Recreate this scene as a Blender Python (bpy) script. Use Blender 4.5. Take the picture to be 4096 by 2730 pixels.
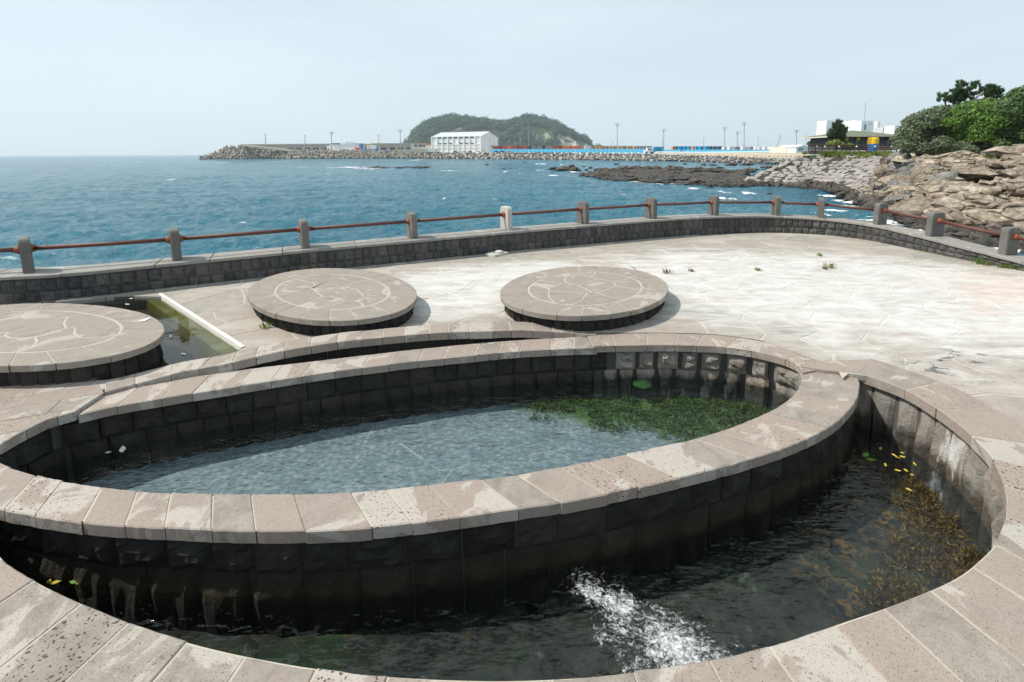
import bpy, bmesh, math, random
from mathutils import Vector, Matrix, noise
R = math.radians
random.seed(7)
scene = bpy.context.scene
for o in list(bpy.data.objects): bpy.data.objects.remove(o)

# ------------------------------------------------------------------ camera
# photograph grid 4096 x 2730; wide lens tilted down a little, lens shifted down
F = 1760.0; PITCH = R(7.3); ROLL = R(0.3); HY = 612.0; CX = 2048.0; CAMZ = 2.0
CYP = HY + F * math.tan(PITCH)
cd = bpy.data.cameras.new('camera'); cam = bpy.data.objects.new('camera', cd)
scene.collection.objects.link(cam)
cd.sensor_width = 36.0; cd.lens = F / 4096 * 36.0
cd.shift_y = (CYP - 1365.0) / 4096.0
cd.clip_start = 0.05; cd.clip_end = 60000
cam.matrix_world = Matrix.Translation((0, 0, CAMZ)) @ Matrix.Rotation(R(90) - PITCH, 4, 'X') @ Matrix.Rotation(-ROLL, 4, 'Z')
scene.camera = cam

# ------------------------------------------------------------------ sky, sun, exposure
SUN_EL = R(51); SUN_AZ = R(-92)          # azimuth from +Y towards +X: the sun stands square to the left
w = bpy.data.worlds.new('World'); scene.world = w; w.use_nodes = True
nt = w.node_tree; nt.nodes.clear()
def wn(t, **k):
    n = nt.nodes.new(t)
    for a, b in k.items(): setattr(n, a, b)
    return n
sky = wn('ShaderNodeTexSky', sky_type='NISHITA', sun_disc=False, sun_elevation=SUN_EL, sun_rotation=SUN_AZ,
         altitude=0, air_density=1.0, dust_density=1.2, ozone_density=1.0)
tc = wn('ShaderNodeTexCoord')
mp = wn('ShaderNodeMapping'); mp.inputs['Scale'].default_value = (1.0, 1.0, 4.5); mp.inputs['Location'].default_value = (0.35, 0.2, 0.1)
nz = wn('ShaderNodeTexNoise'); nz.inputs['Scale'].default_value = 1.6; nz.inputs['Detail'].default_value = 6; nz.inputs['Roughness'].default_value = 0.5
cr = wn('ShaderNodeMapRange'); cr.inputs[1].default_value = 0.36; cr.inputs[2].default_value = 0.72; cr.inputs[3].default_value = 0.80; cr.inputs[4].default_value = 1.0
mx = wn('ShaderNodeMix', data_type='RGBA'); mx.inputs[7].default_value = (7.0, 8.2, 8.85, 1)
bg = wn('ShaderNodeBackground'); bg.inputs['Strength'].default_value = 0.105
wo = wn('ShaderNodeOutputWorld')
L = nt.links.new
L(tc.outputs['Generated'], mp.inputs['Vector']); L(mp.outputs[0], nz.inputs['Vector']); L(nz.outputs[0], cr.inputs[0])
L(cr.outputs[0], mx.inputs[0]); L(sky.outputs[0], mx.inputs[6]); L(mx.outputs[2], bg.inputs['Color']); L(bg.outputs[0], wo.inputs[0])

sd = bpy.data.lights.new('sun', 'SUN'); sd.energy = 5.0; sd.angle = R(0.53); sd.color = (1.0, 0.94, 0.85)
sun = bpy.data.objects.new('sun', sd); scene.collection.objects.link(sun)
SV = Vector((math.sin(SUN_AZ) * math.cos(SUN_EL), math.cos(SUN_AZ) * math.cos(SUN_EL), math.sin(SUN_EL)))
sun.rotation_euler = SV.to_track_quat('Z', 'Y').to_euler(); sun.location = SV * 50
vs = scene.view_settings; vs.view_transform = 'Standard'; vs.look = 'None'; vs.gamma = 1.0; vs.use_curve_mapping = False; vs.exposure = 0.10
scene.render.engine = 'CYCLES'; scene.cycles.transparent_max_bounces = 16; scene.cycles.max_bounces = 8

# ------------------------------------------------------------------ pixel rays (native photograph pixels)
def ray(px, py):
    x = (px - CX) / F; y = -(py - CYP) / F
    c, s = math.cos(ROLL), math.sin(ROLL)
    x, y = c * x + s * y, -s * x + c * y
    return Vector((x, math.cos(PITCH) + y * math.sin(PITCH), -math.sin(PITCH) + y * math.cos(PITCH)))
def G(px, py, z=0.0):                    # where the pixel's ray meets the level z
    d = ray(px, py); t = (z - CAMZ) / d.z
    return Vector((d.x * t, d.y * t, z))
def at(px, py, Y):                       # where the pixel's ray reaches distance Y
    d = ray(px, py); t = Y / d.y
    return Vector((d.x * t, Y, CAMZ + d.z * t))

# ------------------------------------------------------------------ materials
class N:
    def __init__(s, name):
        s.m = bpy.data.materials.new(name); s.m.use_nodes = True
        s.t = s.m.node_tree; s.t.nodes.clear()
        s.out = s.t.nodes.new('ShaderNodeOutputMaterial')
        s._pos = None
    def n(s, t, **k):
        q = s.t.nodes.new(t)
        for a, b in k.items(): setattr(q, a, b)
        return q
    def l(s, a, b): s.t.links.new(a, b)
    def setin(s, sock, v):
        if hasattr(v, 'is_output'): s.l(v, sock)
        elif isinstance(v, (tuple, list)) and len(v) == 3 and sock.type == 'RGBA': sock.default_value = (*v, 1)
        else: sock.default_value = v
    def pos(s):
        if s._pos is None: s._pos = s.n('ShaderNodeNewGeometry').outputs['Position']
        return s._pos
    def rnd(s): return s.n('ShaderNodeObjectInfo').outputs['Random']
    def vec(s, scale=(1, 1, 1), loc=(0, 0, 0), rot=(0, 0, 0), src=None):
        q = s.n('ShaderNodeMapping'); s.l(src or s.pos(), q.inputs['Vector'])
        q.inputs['Scale'].default_value = scale; q.inputs['Location'].default_value = loc; q.inputs['Rotation'].default_value = rot
        return q.outputs[0]
    def noise(s, scale, detail=4, rough=.55, vec=None, dist=0, lac=2.0):
        q = s.n('ShaderNodeTexNoise'); s.l(vec or s.pos(), q.inputs['Vector'])
        q.inputs['Scale'].default_value = scale; q.inputs['Detail'].default_value = detail
        q.inputs['Roughness'].default_value = rough; q.inputs['Distortion'].default_value = dist; q.inputs['Lacunarity'].default_value = lac
        return q.outputs[0]
    def vor(s, scale, feature='F1', vec=None, rand=1.0, out=0):
        q = s.n('ShaderNodeTexVoronoi', feature=feature); s.l(vec or s.pos(), q.inputs['Vector'])
        q.inputs['Scale'].default_value = scale; q.inputs['Randomness'].default_value = rand
        return q.outputs[out]
    def rng(s, v, a, b, c=0.0, d=1.0, smooth=False):
        q = s.n('ShaderNodeMapRange'); 
        if smooth: q.interpolation_type = 'SMOOTHSTEP'
        s.setin(q.inputs[0], v); s.setin(q.inputs[1], a); s.setin(q.inputs[2], b); s.setin(q.inputs[3], c); s.setin(q.inputs[4], d)
        return q.outputs[0]
    def mix(s, f, a, b, mode='MIX'):
        q = s.n('ShaderNodeMix', data_type='RGBA', blend_type=mode)
        s.setin(q.inputs[0], f); s.setin(q.inputs[6], a); s.setin(q.inputs[7], b)
        return q.outputs[2]
    def math(s, op, a, b=0.0, c=0.0):
        q = s.n('ShaderNodeMath', operation=op)
        s.setin(q.inputs[0], a); s.setin(q.inputs[1], b); s.setin(q.inputs[2], c)
        return q.outputs[0]
    def sep(s, v=None):
        q = s.n('ShaderNodeSeparateXYZ'); s.l(v or s.pos(), q.inputs[0]); return q.outputs
    def bump(s, h, strength=.5, dist=.01, nrm=None):
        q = s.n('ShaderNodeBump'); s.setin(q.inputs['Height'], h); q.inputs['Strength'].default_value = strength; q.inputs['Distance'].default_value = dist
        if nrm: s.l(nrm, q.inputs['Normal'])
        return q.outputs[0]
    def bsdf(s, col, rough=.8, nrm=None, spec=.4, **k):
        q = s.n('ShaderNodeBsdfPrincipled'); s.setin(q.inputs['Base Color'], col); s.setin(q.inputs['Roughness'], rough)
        q.inputs['Specular IOR Level'].default_value = spec
        if nrm: s.l(nrm, q.inputs['Normal'])
        for a, b in k.items(): s.setin(q.inputs[a], b)
        return q.outputs[0]
    def end(s, sh): s.l(sh, s.out.inputs['Surface']); return s.m

M = {}
def simple(name, col, rough=.7, var=.12, scale=3.0, bump=.0, spec=.3, metal=0.0, bs=30):
    n = N(name); a = tuple(c * (1 - var) for c in col); b = tuple(min(1, c * (1 + var)) for c in col)
    c = n.mix(n.noise(scale, 5, .6), a, b)
    nr = n.bump(n.noise(bs, 4), bump, .02) if bump else None
    M[name] = n.end(n.bsdf(c, rough, nr, spec, Metallic=metal)); return M[name]

def stone_mat(name, dark, light, warm, white, pore=1.0, white_amt=.5, joint=None, streak=None, bumpd=.006, poresc=38.0):
    """weathered basalt: grey to pinkish slabs, pale lime stains, open pores"""
    n = N(name); r = n.rnd()
    big = n.noise(1.7, 5, .6); mid = n.noise(7, 6, .65, dist=.6); fine = n.noise(60, 4, .7)
    c = n.mix(n.rng(mid, .3, .72), dark, light)
    r2 = n.math('FRACT', n.math('MULTIPLY', r, 7.31)); r3 = n.math('FRACT', n.math('MULTIPLY', r, 23.7))
    c = n.mix(n.math('MULTIPLY', n.rng(n.math('ADD', big, n.math('MULTIPLY', r2, .45)), .52, .85), .85), c, warm)
    wmask = n.math('ADD', n.noise(2.9, 7, .62, dist=.9), n.math('MULTIPLY', r3, .20))
    wmask = n.rng(wmask, .80 - .24 * white_amt, .83 - .20 * white_amt, 0, .75, True)
    wmask = n.math('MULTIPLY', wmask, n.rng(fine, .2, .6, .55, 1))
    c = n.mix(wmask, c, white)
    c = n.mix(n.rng(fine, .25, .8, .0, .35), c, tuple(x * .5 for x in dark))
    # pores, more of them on some slabs
    v = n.vec((1, 1.45, 1), (0, 0, 0), (0, 0, .6)); pv = n.n('ShaderNodeVectorMath', operation='ADD')
    pn = n.n('ShaderNodeTexNoise'); n.l(v, pn.inputs['Vector']); pn.inputs['Scale'].default_value = 14
    sc = n.n('ShaderNodeVectorMath', operation='SCALE'); n.l(pn.outputs['Color'], sc.inputs[0]); sc.inputs['Scale'].default_value = .085
    n.l(v, pv.inputs[0]); n.l(sc.outputs[0], pv.inputs[1])
    d1 = n.vor(poresc, vec=pv.outputs[0])
    cut = n.math('MULTIPLY', n.rng(n.math('ADD', n.math('FRACT', n.math('MULTIPLY', r, 41.3)), n.math('MULTIPLY', n.math('SUBTRACT', n.noise(5, 3), .5), .9)), .25, .95, .04, .36), pore)
    d2 = n.vor(poresc * .36, vec=pv.outputs[0]); cut2 = n.math('MULTIPLY', n.math('MULTIPLY', cut, .55), n.rng(n.noise(3.3, 3), .45, .62))
    pm = n.math('MAXIMUM', n.rng(d1, n.math('MULTIPLY', cut, .7), cut, 1, 0), n.rng(d2, n.math('MULTIPLY', cut2, .6), cut2, 1, 0))
    d3 = n.vor(poresc * 2.6, vec=pv.outputs[0]); pm = n.math('MAXIMUM', pm, n.rng(d3, .12, .24, .55, 0))
    c = n.mix(n.math('MULTIPLY', pm, .85), c, tuple(x * .16 for x in dark))
    h = n.math('SUBTRACT', n.math('ADD', n.math('MULTIPLY', mid, .6), n.math('MULTIPLY', fine, .4)), n.math('MULTIPLY', pm, 1.2))
    nr = n.bump(h, .7, bumpd)
    M[name] = n.end(n.bsdf(c, n.rng(mid, .2, .8, .72, .92), nr, .25)); return M[name]

stone_mat('coping', (.205, .178, .155), (.345, .308, .270), (.325, .264, .226), (.48, .445, .40), .8, .7)
stone_mat('disc_stone', (.22, .196, .168), (.335, .305, .268), (.30, .255, .22), (.45, .42, .38), .5, .45)
stone_mat('wall_coping', (.21, .20, .188), (.33, .32, .30), (.30, .28, .25), (.48, .47, .45), .5, .45)
def wallstone(name, dark, light, warm, limespots=.0, bd=.02):
    n = N(name); r = n.rnd()
    mid = n.noise(9, 6, .7, dist=.5); fine = n.noise(45, 5, .7)
    c = n.mix(n.rng(mid, .3, .7), dark, light)
    c = n.mix(n.rng(n.math('FRACT', n.math('MULTIPLY', r, 5.7)), .45, 1.0, 0, .8), c, warm)
    c = n.mix(n.rng(r, 0, 1, 0, .45), c, tuple(x * .45 for x in dark))
    d = n.vor(42, vec=n.vec((1, 1, 1.4))); pm = n.math('MULTIPLY', n.rng(d, .10, .22, 1, 0), n.rng(n.noise(6, 4, .6), .5, .62))
    c = n.mix(n.math('MULTIPLY', pm, .6), c, tuple(x * .2 for x in dark))
    if name != 'parapet_stone':
        pz = n.sep()[2]; wb_ = n.rng(n.math('ADD', pz, n.math('MULTIPLY', n.math('SUBTRACT', mid, .5), .10)), -.40, -.33, .8, 0)
        c = n.mix(wb_, c, n.mix(n.noise(14, 4, .65), (.012, .012, .010), (.05, .042, .024)))
    if limespots:
        c = n.mix(n.rng(n.noise(2.2, 5, .6, dist=1.2, vec=n.vec((1, 1, .35))), .66, .72, 0, limespots), c, (.55, .54, .52))
    nr = n.bump(n.math('SUBTRACT', n.math('ADD', mid, n.math('MULTIPLY', fine, .5)), n.math('MULTIPLY', pm, .6)), .9, bd)
    M[name] = n.end(n.bsdf(c, .88, nr, .2)); return M[name]
wallstone('parapet_stone', (.05, .05, .05), (.135, .132, .128), (.15, .135, .122), .0)
wallstone('shaded_basalt', (.019, .018, .017), (.050, .048, .045), (.056, .048, .042), .0)  # shaded copy of the wall stone: the shade is put into its dark colour
wallstone('sunlit_basalt', (.17, .158, .14), (.34, .315, .28), (.36, .30, .25), .9, .03)  # sunlit copy: weathered brown, with the sunlight put into its paler colour
simple('mortar_dark', (.09, .085, .08), .9)
simple('mortar', (.40, .36, .30), .9, .25, 8)
simple('disc_mortar', (.375, .335, .285), .9, .25, 8)
simple('white_strip', (.58, .56, .52), .85, .12, 9, .3)
simple('concrete', (.30, .29, .265), .85, .16, 5, .35, bs=60)
simple('concrete_pale', (.52, .50, .46), .85, .1, 5, .3, bs=60)

# deck flagstones: grey basalt with a wide bleached salt stain and rusty run-off
def deck_mat(name, grout=False):
    n = N(name); r = n.rnd(); p = n.sep()
    mid = n.noise(6, 6, .65, dist=.5); fine = n.noise(55, 4, .7)
    c = n.mix(n.rng(mid, .3, .72), (.235, .212, .185), (.345, .318, .282)) if not grout else n.mix(mid, (.36, .322, .272), (.45, .405, .345))
    if not grout:
        c = n.mix(n.rng(n.math('FRACT', n.math('MULTIPLY', r, 9.1)), .2, 1, 0, .6), c, (.325, .272, .232))
        c = n.mix(n.rng(n.math('FRACT', n.math('MULTIPLY', r, 3.7)), .7, 1, 0, .5), c, (.21, .20, .185))
    # stain shape: two broad ellipses with ragged, brushed edges
    def ell(cx, cy, rx, ry, rot=0.):
        v = n.vec((1, 1, 0), (-cx, -cy, 0)); v2 = n.vec((1 / rx, 1 / ry, 0), (0, 0, 0), (0, 0, 0), src=n.vec((1, 1, 1), (0, 0, 0), (0, 0, rot), src=v))
        q = n.n('ShaderNodeVectorMath', operation='LENGTH'); n.l(v2, q.inputs[0]); return q.outputs['Value']
    d = n.math('MINIMUM', ell(4.9, 6.35, 4.1, 2.55, R(14)), ell(-0.1, 6.6, 2.6, 1.35, R(-14)))
    brushed = n.noise(2.2, 7, .68, vec=n.vec((.55, 2.2, 1), (0, 0, 0), (0, 0, R(-12))), dist=.8)
    rag = n.math('ADD', d, n.math('MULTIPLY', n.math('SUBTRACT', brushed, .5), 1.5))
    st = n.rng(rag, .62, 1.12, 1, 0, True)
    st = n.math('MULTIPLY', st, n.rng(n.noise(3.1, 8, .7, vec=n.vec((.8, 1.9, 1), (3, 1, 0), (0, 0, R(-10))), dist=.7), .32, .60, .30, 1))
    st = n.math('MULTIPLY', st, n.rng(fine, .2, .5, .72, 1))
    # paler lime bloom here and there over the rest of the deck
    bloom = n.rng(n.math('ADD', n.noise(1.1, 6, .62, vec=n.vec((.7, 1.6, 1))), n.math('MULTIPLY', n.math('SUBTRACT', r, .5), .12)), .5, .68, 0, .42)
    c = n.mix(bloom, c, (.50, .48, .445))
    c = n.mix(n.math('MULTIPLY', st, .90), c, (.535, .53, .515))
    rust = n.rng(n.math('ADD', ell(7.2, 6.2, 1.9, .8, R(-30)), n.math('MULTIPLY', n.math('SUBTRACT', n.noise(2.4, 6, .65, vec=n.vec((.6, 1.6, 1)), dist=1.0), .5), 3.4)), .25, 1.0, .30, 0)
    c = n.mix(rust, c, (.50, .33, .26))
    wet = n.math('MULTIPLY', n.rng(ell(4.15, 3.9, .9, .35, R(-25)), .3, 1, 1, 0), n.rng(n.noise(4.5, 4, .6, vec=n.vec((1, 1.6, 1)), dist=.7), .56, .6, 0, 1))
    c = n.mix(wet, c, (.075, .08, .085))
    v = n.vor(42); pm = n.math('MULTIPLY', n.rng(v, .1, .2, 1, 0), n.rng(st, 0, .5, .8, 0))
    c = n.mix(pm, c, (.06, .055, .05))
    nr = n.bump(n.math('SUBTRACT', n.math('ADD', mid, n.math('MULTIPLY', fine, .4)), pm), .6, .005)
    M[name] = n.end(n.bsdf(c, n.rng(wet, 0, 1, .85, .25), nr, .25))
deck_mat('flagstone'); deck_mat('deck_grout', True)

def water_mat(name, tint, bumps, rough=.02, detail=3, fine_w=.35, rot=0, ior=1.42):
    n = N(name)
    a = n.noise(bumps[0], detail, .55, vec=n.vec((1, 1.9, 1), (0, 0, 0), (0, 0, rot)), dist=.3)
    b = n.noise(bumps[1], 2, .5, vec=n.vec((1, 2.2, 1), (5, 2, 0), (0, 0, rot + .5)))
    nr = n.bump(n.math('ADD', a, n.math('MULTIPLY', b, fine_w)), 1.0, bumps[2])
    dt = n.n('ShaderNodeVectorMath', operation='DOT_PRODUCT'); n.l(nr, dt.inputs[0]); n.l(n.n('ShaderNodeNewGeometry').outputs['Incoming'], dt.inputs[1])
    f0 = ((ior - 1) / (ior + 1)) ** 2                        # Schlick reflectance, the same from above and below the surface
    fr = n.rng(n.math('POWER', n.math('SUBTRACT', 1.0, n.math('ABSOLUTE', dt.outputs['Value'])), 5.0), 0, 1, f0, 1)
    tr = n.n('ShaderNodeBsdfTransparent'); tr.inputs['Color'].default_value = (*tint, 1)
    gl = n.n('ShaderNodeBsdfGlossy'); gl.inputs['Roughness'].default_value = rough; n.l(nr, gl.inputs['Normal'])
    ms = n.n('ShaderNodeMixShader'); n.l(fr, ms.inputs[0]); n.l(tr.outputs[0], ms.inputs[1]); n.l(gl.outputs[0], ms.inputs[2])
    M[name] = n.end(ms.outputs[0])
water_mat('pool_water', (.80, .91, .96), (6.5, 19, .034), rot=R(20), ior=1.6)
water_mat('channel_water', (.72, .80, .85), (3.6, 14, .024), rot=R(-20), ior=1.5)
water_mat('basin_water', (.80, .84, .78), (2.0, 9, .0025), ior=1.6)

def sea_mat():
    n = N('sea'); p = n.sep()
    v0 = n.vec((1, 1.7, 1), (0, 0, 0), (0, 0, R(12)))
    a = n.noise(.16, 5, .55, vec=v0, dist=.4); b = n.noise(.62, 5, .6, vec=v0, dist=.5); c = n.noise(2.6, 4, .6, vec=v0)
    h = n.math('ADD', n.math('MULTIPLY', a, .6), n.math('ADD', n.math('MULTIPLY', b, .55), n.math('MULTIPLY', c, .36)))
    nr = n.bump(h, 1.0, 1.0)
    col = n.mix(n.rng(n.noise(.03, 4, .5), .35, .65), (.006, .108, .165), (.012, .135, .192))
    cap = n.rng(n.math('ADD', n.noise(.25, 5, .62, vec=n.vec((.6, 1.6, 1)), dist=.6), n.math('MULTIPLY', n.noise(.02, 2), .10)), .755, .79)
    cap = n.math('MULTIPLY', cap, n.rng(n.noise(3, 4, .7), .35, .6))
    col = n.mix(cap, col, (.75, .78, .80))
    M['sea'] = n.end(n.bsdf(col, n.rng(cap, 0, 1, .12, .8), nr, .5, IOR=1.333))
sea_mat()

# ------------------------------------------------------------------ builders
COL = scene.collection
def mesh(name, verts, faces, mat=None, smooth=False):
    me = bpy.data.meshes.new(name); me.from_pydata([tuple(v) for v in verts], [], faces); me.update()
    if mat: me.materials.append(M[mat] if isinstance(mat, str) else mat)
    if smooth: me.polygons.foreach_set('use_smooth', [True] * len(me.polygons))
    return me
def obj(name, me, parent=None, mw=None):
    o = bpy.data.objects.new(name, me); COL.objects.link(o)
    if mw is not None: o.matrix_basis = mw
    if parent is not None:
        o.parent = parent; o.matrix_parent_inverse = ROOT.get(parent.name, Matrix.Identity(4)).inverted()
    ROOT[o.name] = (mw.copy() if mw is not None else Matrix.Identity(4))
    return o
ROOT = {}
def tag(o, label, cat, group=None):
    o['label'] = label; o['category'] = cat
    if group: o['group'] = group
    return o
def thing(name, label, cat, loc=(0, 0, 0), group=None):
    o = bpy.data.objects.new(name, None); COL.objects.link(o); o.location = loc; o.empty_display_size = .2
    ROOT[o.name] = Matrix.Translation(loc)
    return tag(o, label, cat, group)
def struct(name, me): o = obj(name, me); o['kind'] = 'structure'; return o

class MB:
    """collects faces for one mesh"""
    def __init__(s): s.v = []; s.f = []
    def add(s, vs, fs):
        b = len(s.v); s.v += [tuple(v) for v in vs]; s.f += [tuple(i + b for i in f) for f in fs]; return s
    def box(s, c, d, mw=None):
        x, y, z = [a / 2 for a in d]
        vs = [Vector(c) + Vector((sx * x, sy * y, sz * z)) for sz in (-1, 1) for sx, sy in ((-1, -1), (1, -1), (1, 1), (-1, 1))]
        if mw: vs = [mw @ v for v in vs]
        return s.add(vs, [(3, 2, 1, 0), (4, 5, 6, 7), (0, 1, 5, 4), (1, 2, 6, 5), (2, 3, 7, 6), (3, 0, 4, 7)])
    def tube(s, pts, r, n=8, cap=True):
        pts = [Vector(p) for p in pts]; rs = r if isinstance(r, (list, tuple)) else [r] * len(pts); b = []
        for i, p in enumerate(pts):
            d = (pts[min(i + 1, len(pts) - 1)] - pts[max(i - 1, 0)]).normalized()
            u = d.cross(Vector((0, 0, 1)) if abs(d.z) < .9 else Vector((1, 0, 0))).normalized(); q = d.cross(u)
            b += [p + (u * math.cos(2 * math.pi * k / n) + q * math.sin(2 * math.pi * k / n)) * rs[i] for k in range(n)]
        fs = [(i * n + k, i * n + (k + 1) % n, (i + 1) * n + (k + 1) % n, (i + 1) * n + k) for i in range(len(pts) - 1) for k in range(n)]
        if cap: fs += [tuple(range(n - 1, -1, -1)), tuple(range((len(pts) - 1) * n, len(pts) * n))]
        return s.add(b, fs)
    def lathe(s, prof, c=(0, 0, 0), n=16):
        vs = []; c = Vector(c)
        for r, z in prof: vs += [c + Vector((r * math.cos(2 * math.pi * k / n), r * math.sin(2 * math.pi * k / n), z)) for k in range(n)]
        fs = [(i * n + k, i * n + (k + 1) % n, (i + 1) * n + (k + 1) % n, (i + 1) * n + k) for i in range(len(prof) - 1) for k in range(n)]
        fs += [tuple(range(n - 1, -1, -1)), tuple(range((len(prof) - 1) * n, len(prof) * n))]
        return s.add(vs, fs)
    def me(s, name, mat, smooth=False): return mesh(name, s.v, s.f, mat, smooth)
    def build(s, name, mat, parent=None, smooth=False): return obj(name, s.me(name, mat, smooth), parent)

def area(p): return .5 * sum(p[i][0] * p[(i + 1) % len(p)][1] - p[(i + 1) % len(p)][0] * p[i][1] for i in range(len(p)))
def inset(p, d):
    if area(p) < 0: p = p[::-1]
    n = len(p); out = []
    for i in range(n):
        a, b, c = Vector(p[i - 1][:2]), Vector(p[i][:2]), Vector(p[(i + 1) % n][:2])
        e1 = (b - a); e2 = (c - b)
        if e1.length < 1e-6 or e2.length < 1e-6: out.append(b); continue
        e1.normalize(); e2.normalize()
        n1 = Vector((-e1.y, e1.x)); n2 = Vector((-e2.y, e2.x)); m = n1 + n2
        if m.length < .2: m = n1
        m.normalize(); k = d / max(.35, m.dot(n1)); out.append(b + m * k)
    return out
def prism(mb, poly, z1, z0, ch=.008, jit=0.0):
    """slab with a chamfered top edge; z1 may be a function of (x, y)"""
    if area(poly) < 0: poly = poly[::-1]
    fz = z1 if callable(z1) else (lambda x, y: z1)
    n = len(poly); top = inset(poly, ch); j = random.uniform(-jit, jit)
    vs = [(p[0], p[1], fz(p[0], p[1]) + j) for p in top] + [(p[0], p[1], fz(p[0], p[1]) - ch + j) for p in poly] + [(p[0], p[1], (fz(p[0], p[1]) + z0) if callable(z1) else z0) for p in poly]
    fs = [tuple(range(n))]
    for k in range(n):
        q = (k + 1) % n
        fs += [(n + k, n + q, q, k), (2 * n + k, 2 * n + q, n + q, n + k)]
    return mb.add(vs, fs)
def smooth_path(pts, n, closed=False):
    """Catmull-Rom through the points, resampled to n points at even arc length"""
    P = [Vector(p[:2]) for p in pts]; out = []
    N_ = len(P)
    for i in range(N_ if closed else N_ - 1):
        g = (lambda k: P[k % N_]) if closed else (lambda k: P[max(0, min(N_ - 1, k))])
        a, b, c, d = g(i - 1), g(i), g(i + 1), g(i + 2)
        for k in range(12):
            t = k / 12
            out.append(.5 * ((2 * b) + (c - a) * t + (2 * a - 5 * b + 4 * c - d) * t * t + (3 * b - a - 3 * c + d) * t ** 3))
    out.append(P[0] if closed else P[-1])
    return resample(out, n)
def resample(P, n):
    s = [0.0]
    for a, b in zip(P, P[1:]): s.append(s[-1] + (b - a).length)
    out = []; j = 0
    for k in range(n):
        q = s[-1] * k / (n - 1)
        while j < len(s) - 2 and s[j + 1] < q: j += 1
        t = (q - s[j]) / max(1e-9, s[j + 1] - s[j]); out.append(P[j].lerp(P[j + 1], max(0, min(1, t))))
    return out
def plen(P): return sum((b - a).length for a, b in zip(P, P[1:]))
def offs(P, d):
    """shift a path to its left by d"""
    out = []
    for i, p in enumerate(P):
        t = (P[min(i + 1, len(P) - 1)] - P[max(i - 1, 0)]).normalized(); out.append(p + Vector((-t.y, t.x)) * d)
    return out
def samp(P, t):
    x = max(0, min(1, t)) * (len(P) - 1); i = min(int(x), len(P) - 2); return P[i].lerp(P[i + 1], x - i)
def tang(P, t): return (samp(P, min(1, t + .004)) - samp(P, max(0, t - .004))).normalized()

def joints(length, w, var=.18):
    n = max(2, round(length / w)); e = [k + (random.uniform(-var, var) if 0 < k < n else 0) for k in range(n + 1)]
    return [x / n for x in e]
def band_blocks(A, B, js, ztop, thick, mat, parent, name, gap=.005, ch=.010, jit=.002, skew=0.0, z0=None):
    out = []
    for k in range(len(js) - 1):
        a, b = js[k], js[k + 1]; la = (b - a); ga = gap / max(.05, plen(A)); gb = gap / max(.05, plen(B))
        wob = .0022 if mat != 'wall_coping' else .005; ja, jb_ = random.uniform(-wob, wob) * 2, random.uniform(-wob, wob) * 2
        def edge(P, g, s_): return [samp(P, a + g + (la - 2 * g) * i / 6) + Vector((-tang(P, a + la * i / 6).y, tang(P, a + la * i / 6).x)) * (s_ + random.uniform(-wob, wob)) for i in range(7)]
        pa = edge(A, ga, ja); pb = edge(B, gb, jb_)
        mb = MB(); prism(mb, pa + pb[::-1], ztop, -thick if callable(ztop) else ztop - thick, ch, jit)
        out.append(mb.build(name, mat, parent))
    return out
def strip(A, B, za, zb, n=None):
    n = len(A); vs = [(p.x, p.y, za) for p in A] + [(p.x, p.y, zb) for p in B]
    return vs, [(i, i + 1, n + i + 1, n + i) for i in range(n - 1)]
def vstrip(A, z0, z1):
    n = len(A); f0 = z0 if callable(z0) else (lambda p: z0); f1 = z1 if callable(z1) else (lambda p: z1)
    vs = [(p.x, p.y, f0(p)) for p in A] + [(p.x, p.y, f1(p)) for p in A]
    return vs, [(i, i + 1, n + i + 1, n + i) for i in range(n - 1)]

def rough_block(seed, nx, nz, bulge, mat):
    """split-face stone: unit wide and high, front towards +Y, a few centimetres of ragged relief"""
    rs = random.Random(seed); vs = []; fs = []
    o = Vector((rs.uniform(0, 99), rs.uniform(0, 99), rs.uniform(0, 99)))
    top = rs.uniform(.3, 1) 
    for j in range(nz + 1):
        for i in range(nx + 1):
            u = i / nx; v = j / nz; e = min(u, 1 - u, v, 1 - v) * 2
            d = bulge * (min(1, e * 2.2) * (.55 + .55 * top)) + (0 if e == 0 else bulge * .95 * noise.noise(o + Vector((u * 2.3, v * 2.6, 0))) + bulge * .5 * noise.noise(o + Vector((u * 6, v * 6, 3))))
            vs.append((u - .5, d, v))
    q = nx + 1
    for j in range(nz):
        for i in range(nx): fs.append((j * q + i + 1, j * q + i, (j + 1) * q + i, (j + 1) * q + i + 1))
    b = len(vs); vs += [(-.5, -.10, 0), (.5, -.10, 0), (.5, -.10, 1), (-.5, -.10, 1)]
    bl, br, tr, tl = 0, nx, nz * q + nx, nz * q
    fs += [tuple([b, b + 1] + list(range(nx, -1, -1))), tuple([b + 3] + list(range(tl, tr + 1)) + [b + 2]),
           tuple([b] + [j * q for j in range(nz + 1)] + [b + 3]), tuple([b + 1, b + 2] + [j * q + nx for j in range(nz, -1, -1)])]
    return mesh('stone', vs, fs, mat)
def hull_rock(seed, mat, flat=1.0, n=16, name='rock', k=.35):
    rs = random.Random(seed); bm = bmesh.new()
    for _ in range(n):
        v = Vector((rs.gauss(0, 1), rs.gauss(0, 1), rs.gauss(0, 1))).normalized() * rs.uniform(1 - k, 1)
        bm.verts.new((v.x * .5, v.y * .5, v.z * .5 * flat))
    r = bmesh.ops.convex_hull(bm, input=bm.verts)
    bmesh.ops.delete(bm, geom=[g for g in r['geom_interior'] if isinstance(g, bmesh.types.BMVert)], context='VERTS')
    me = bpy.data.meshes.new(name); bm.to_mesh(me); bm.free(); me.materials.append(M[mat]); return me
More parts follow.
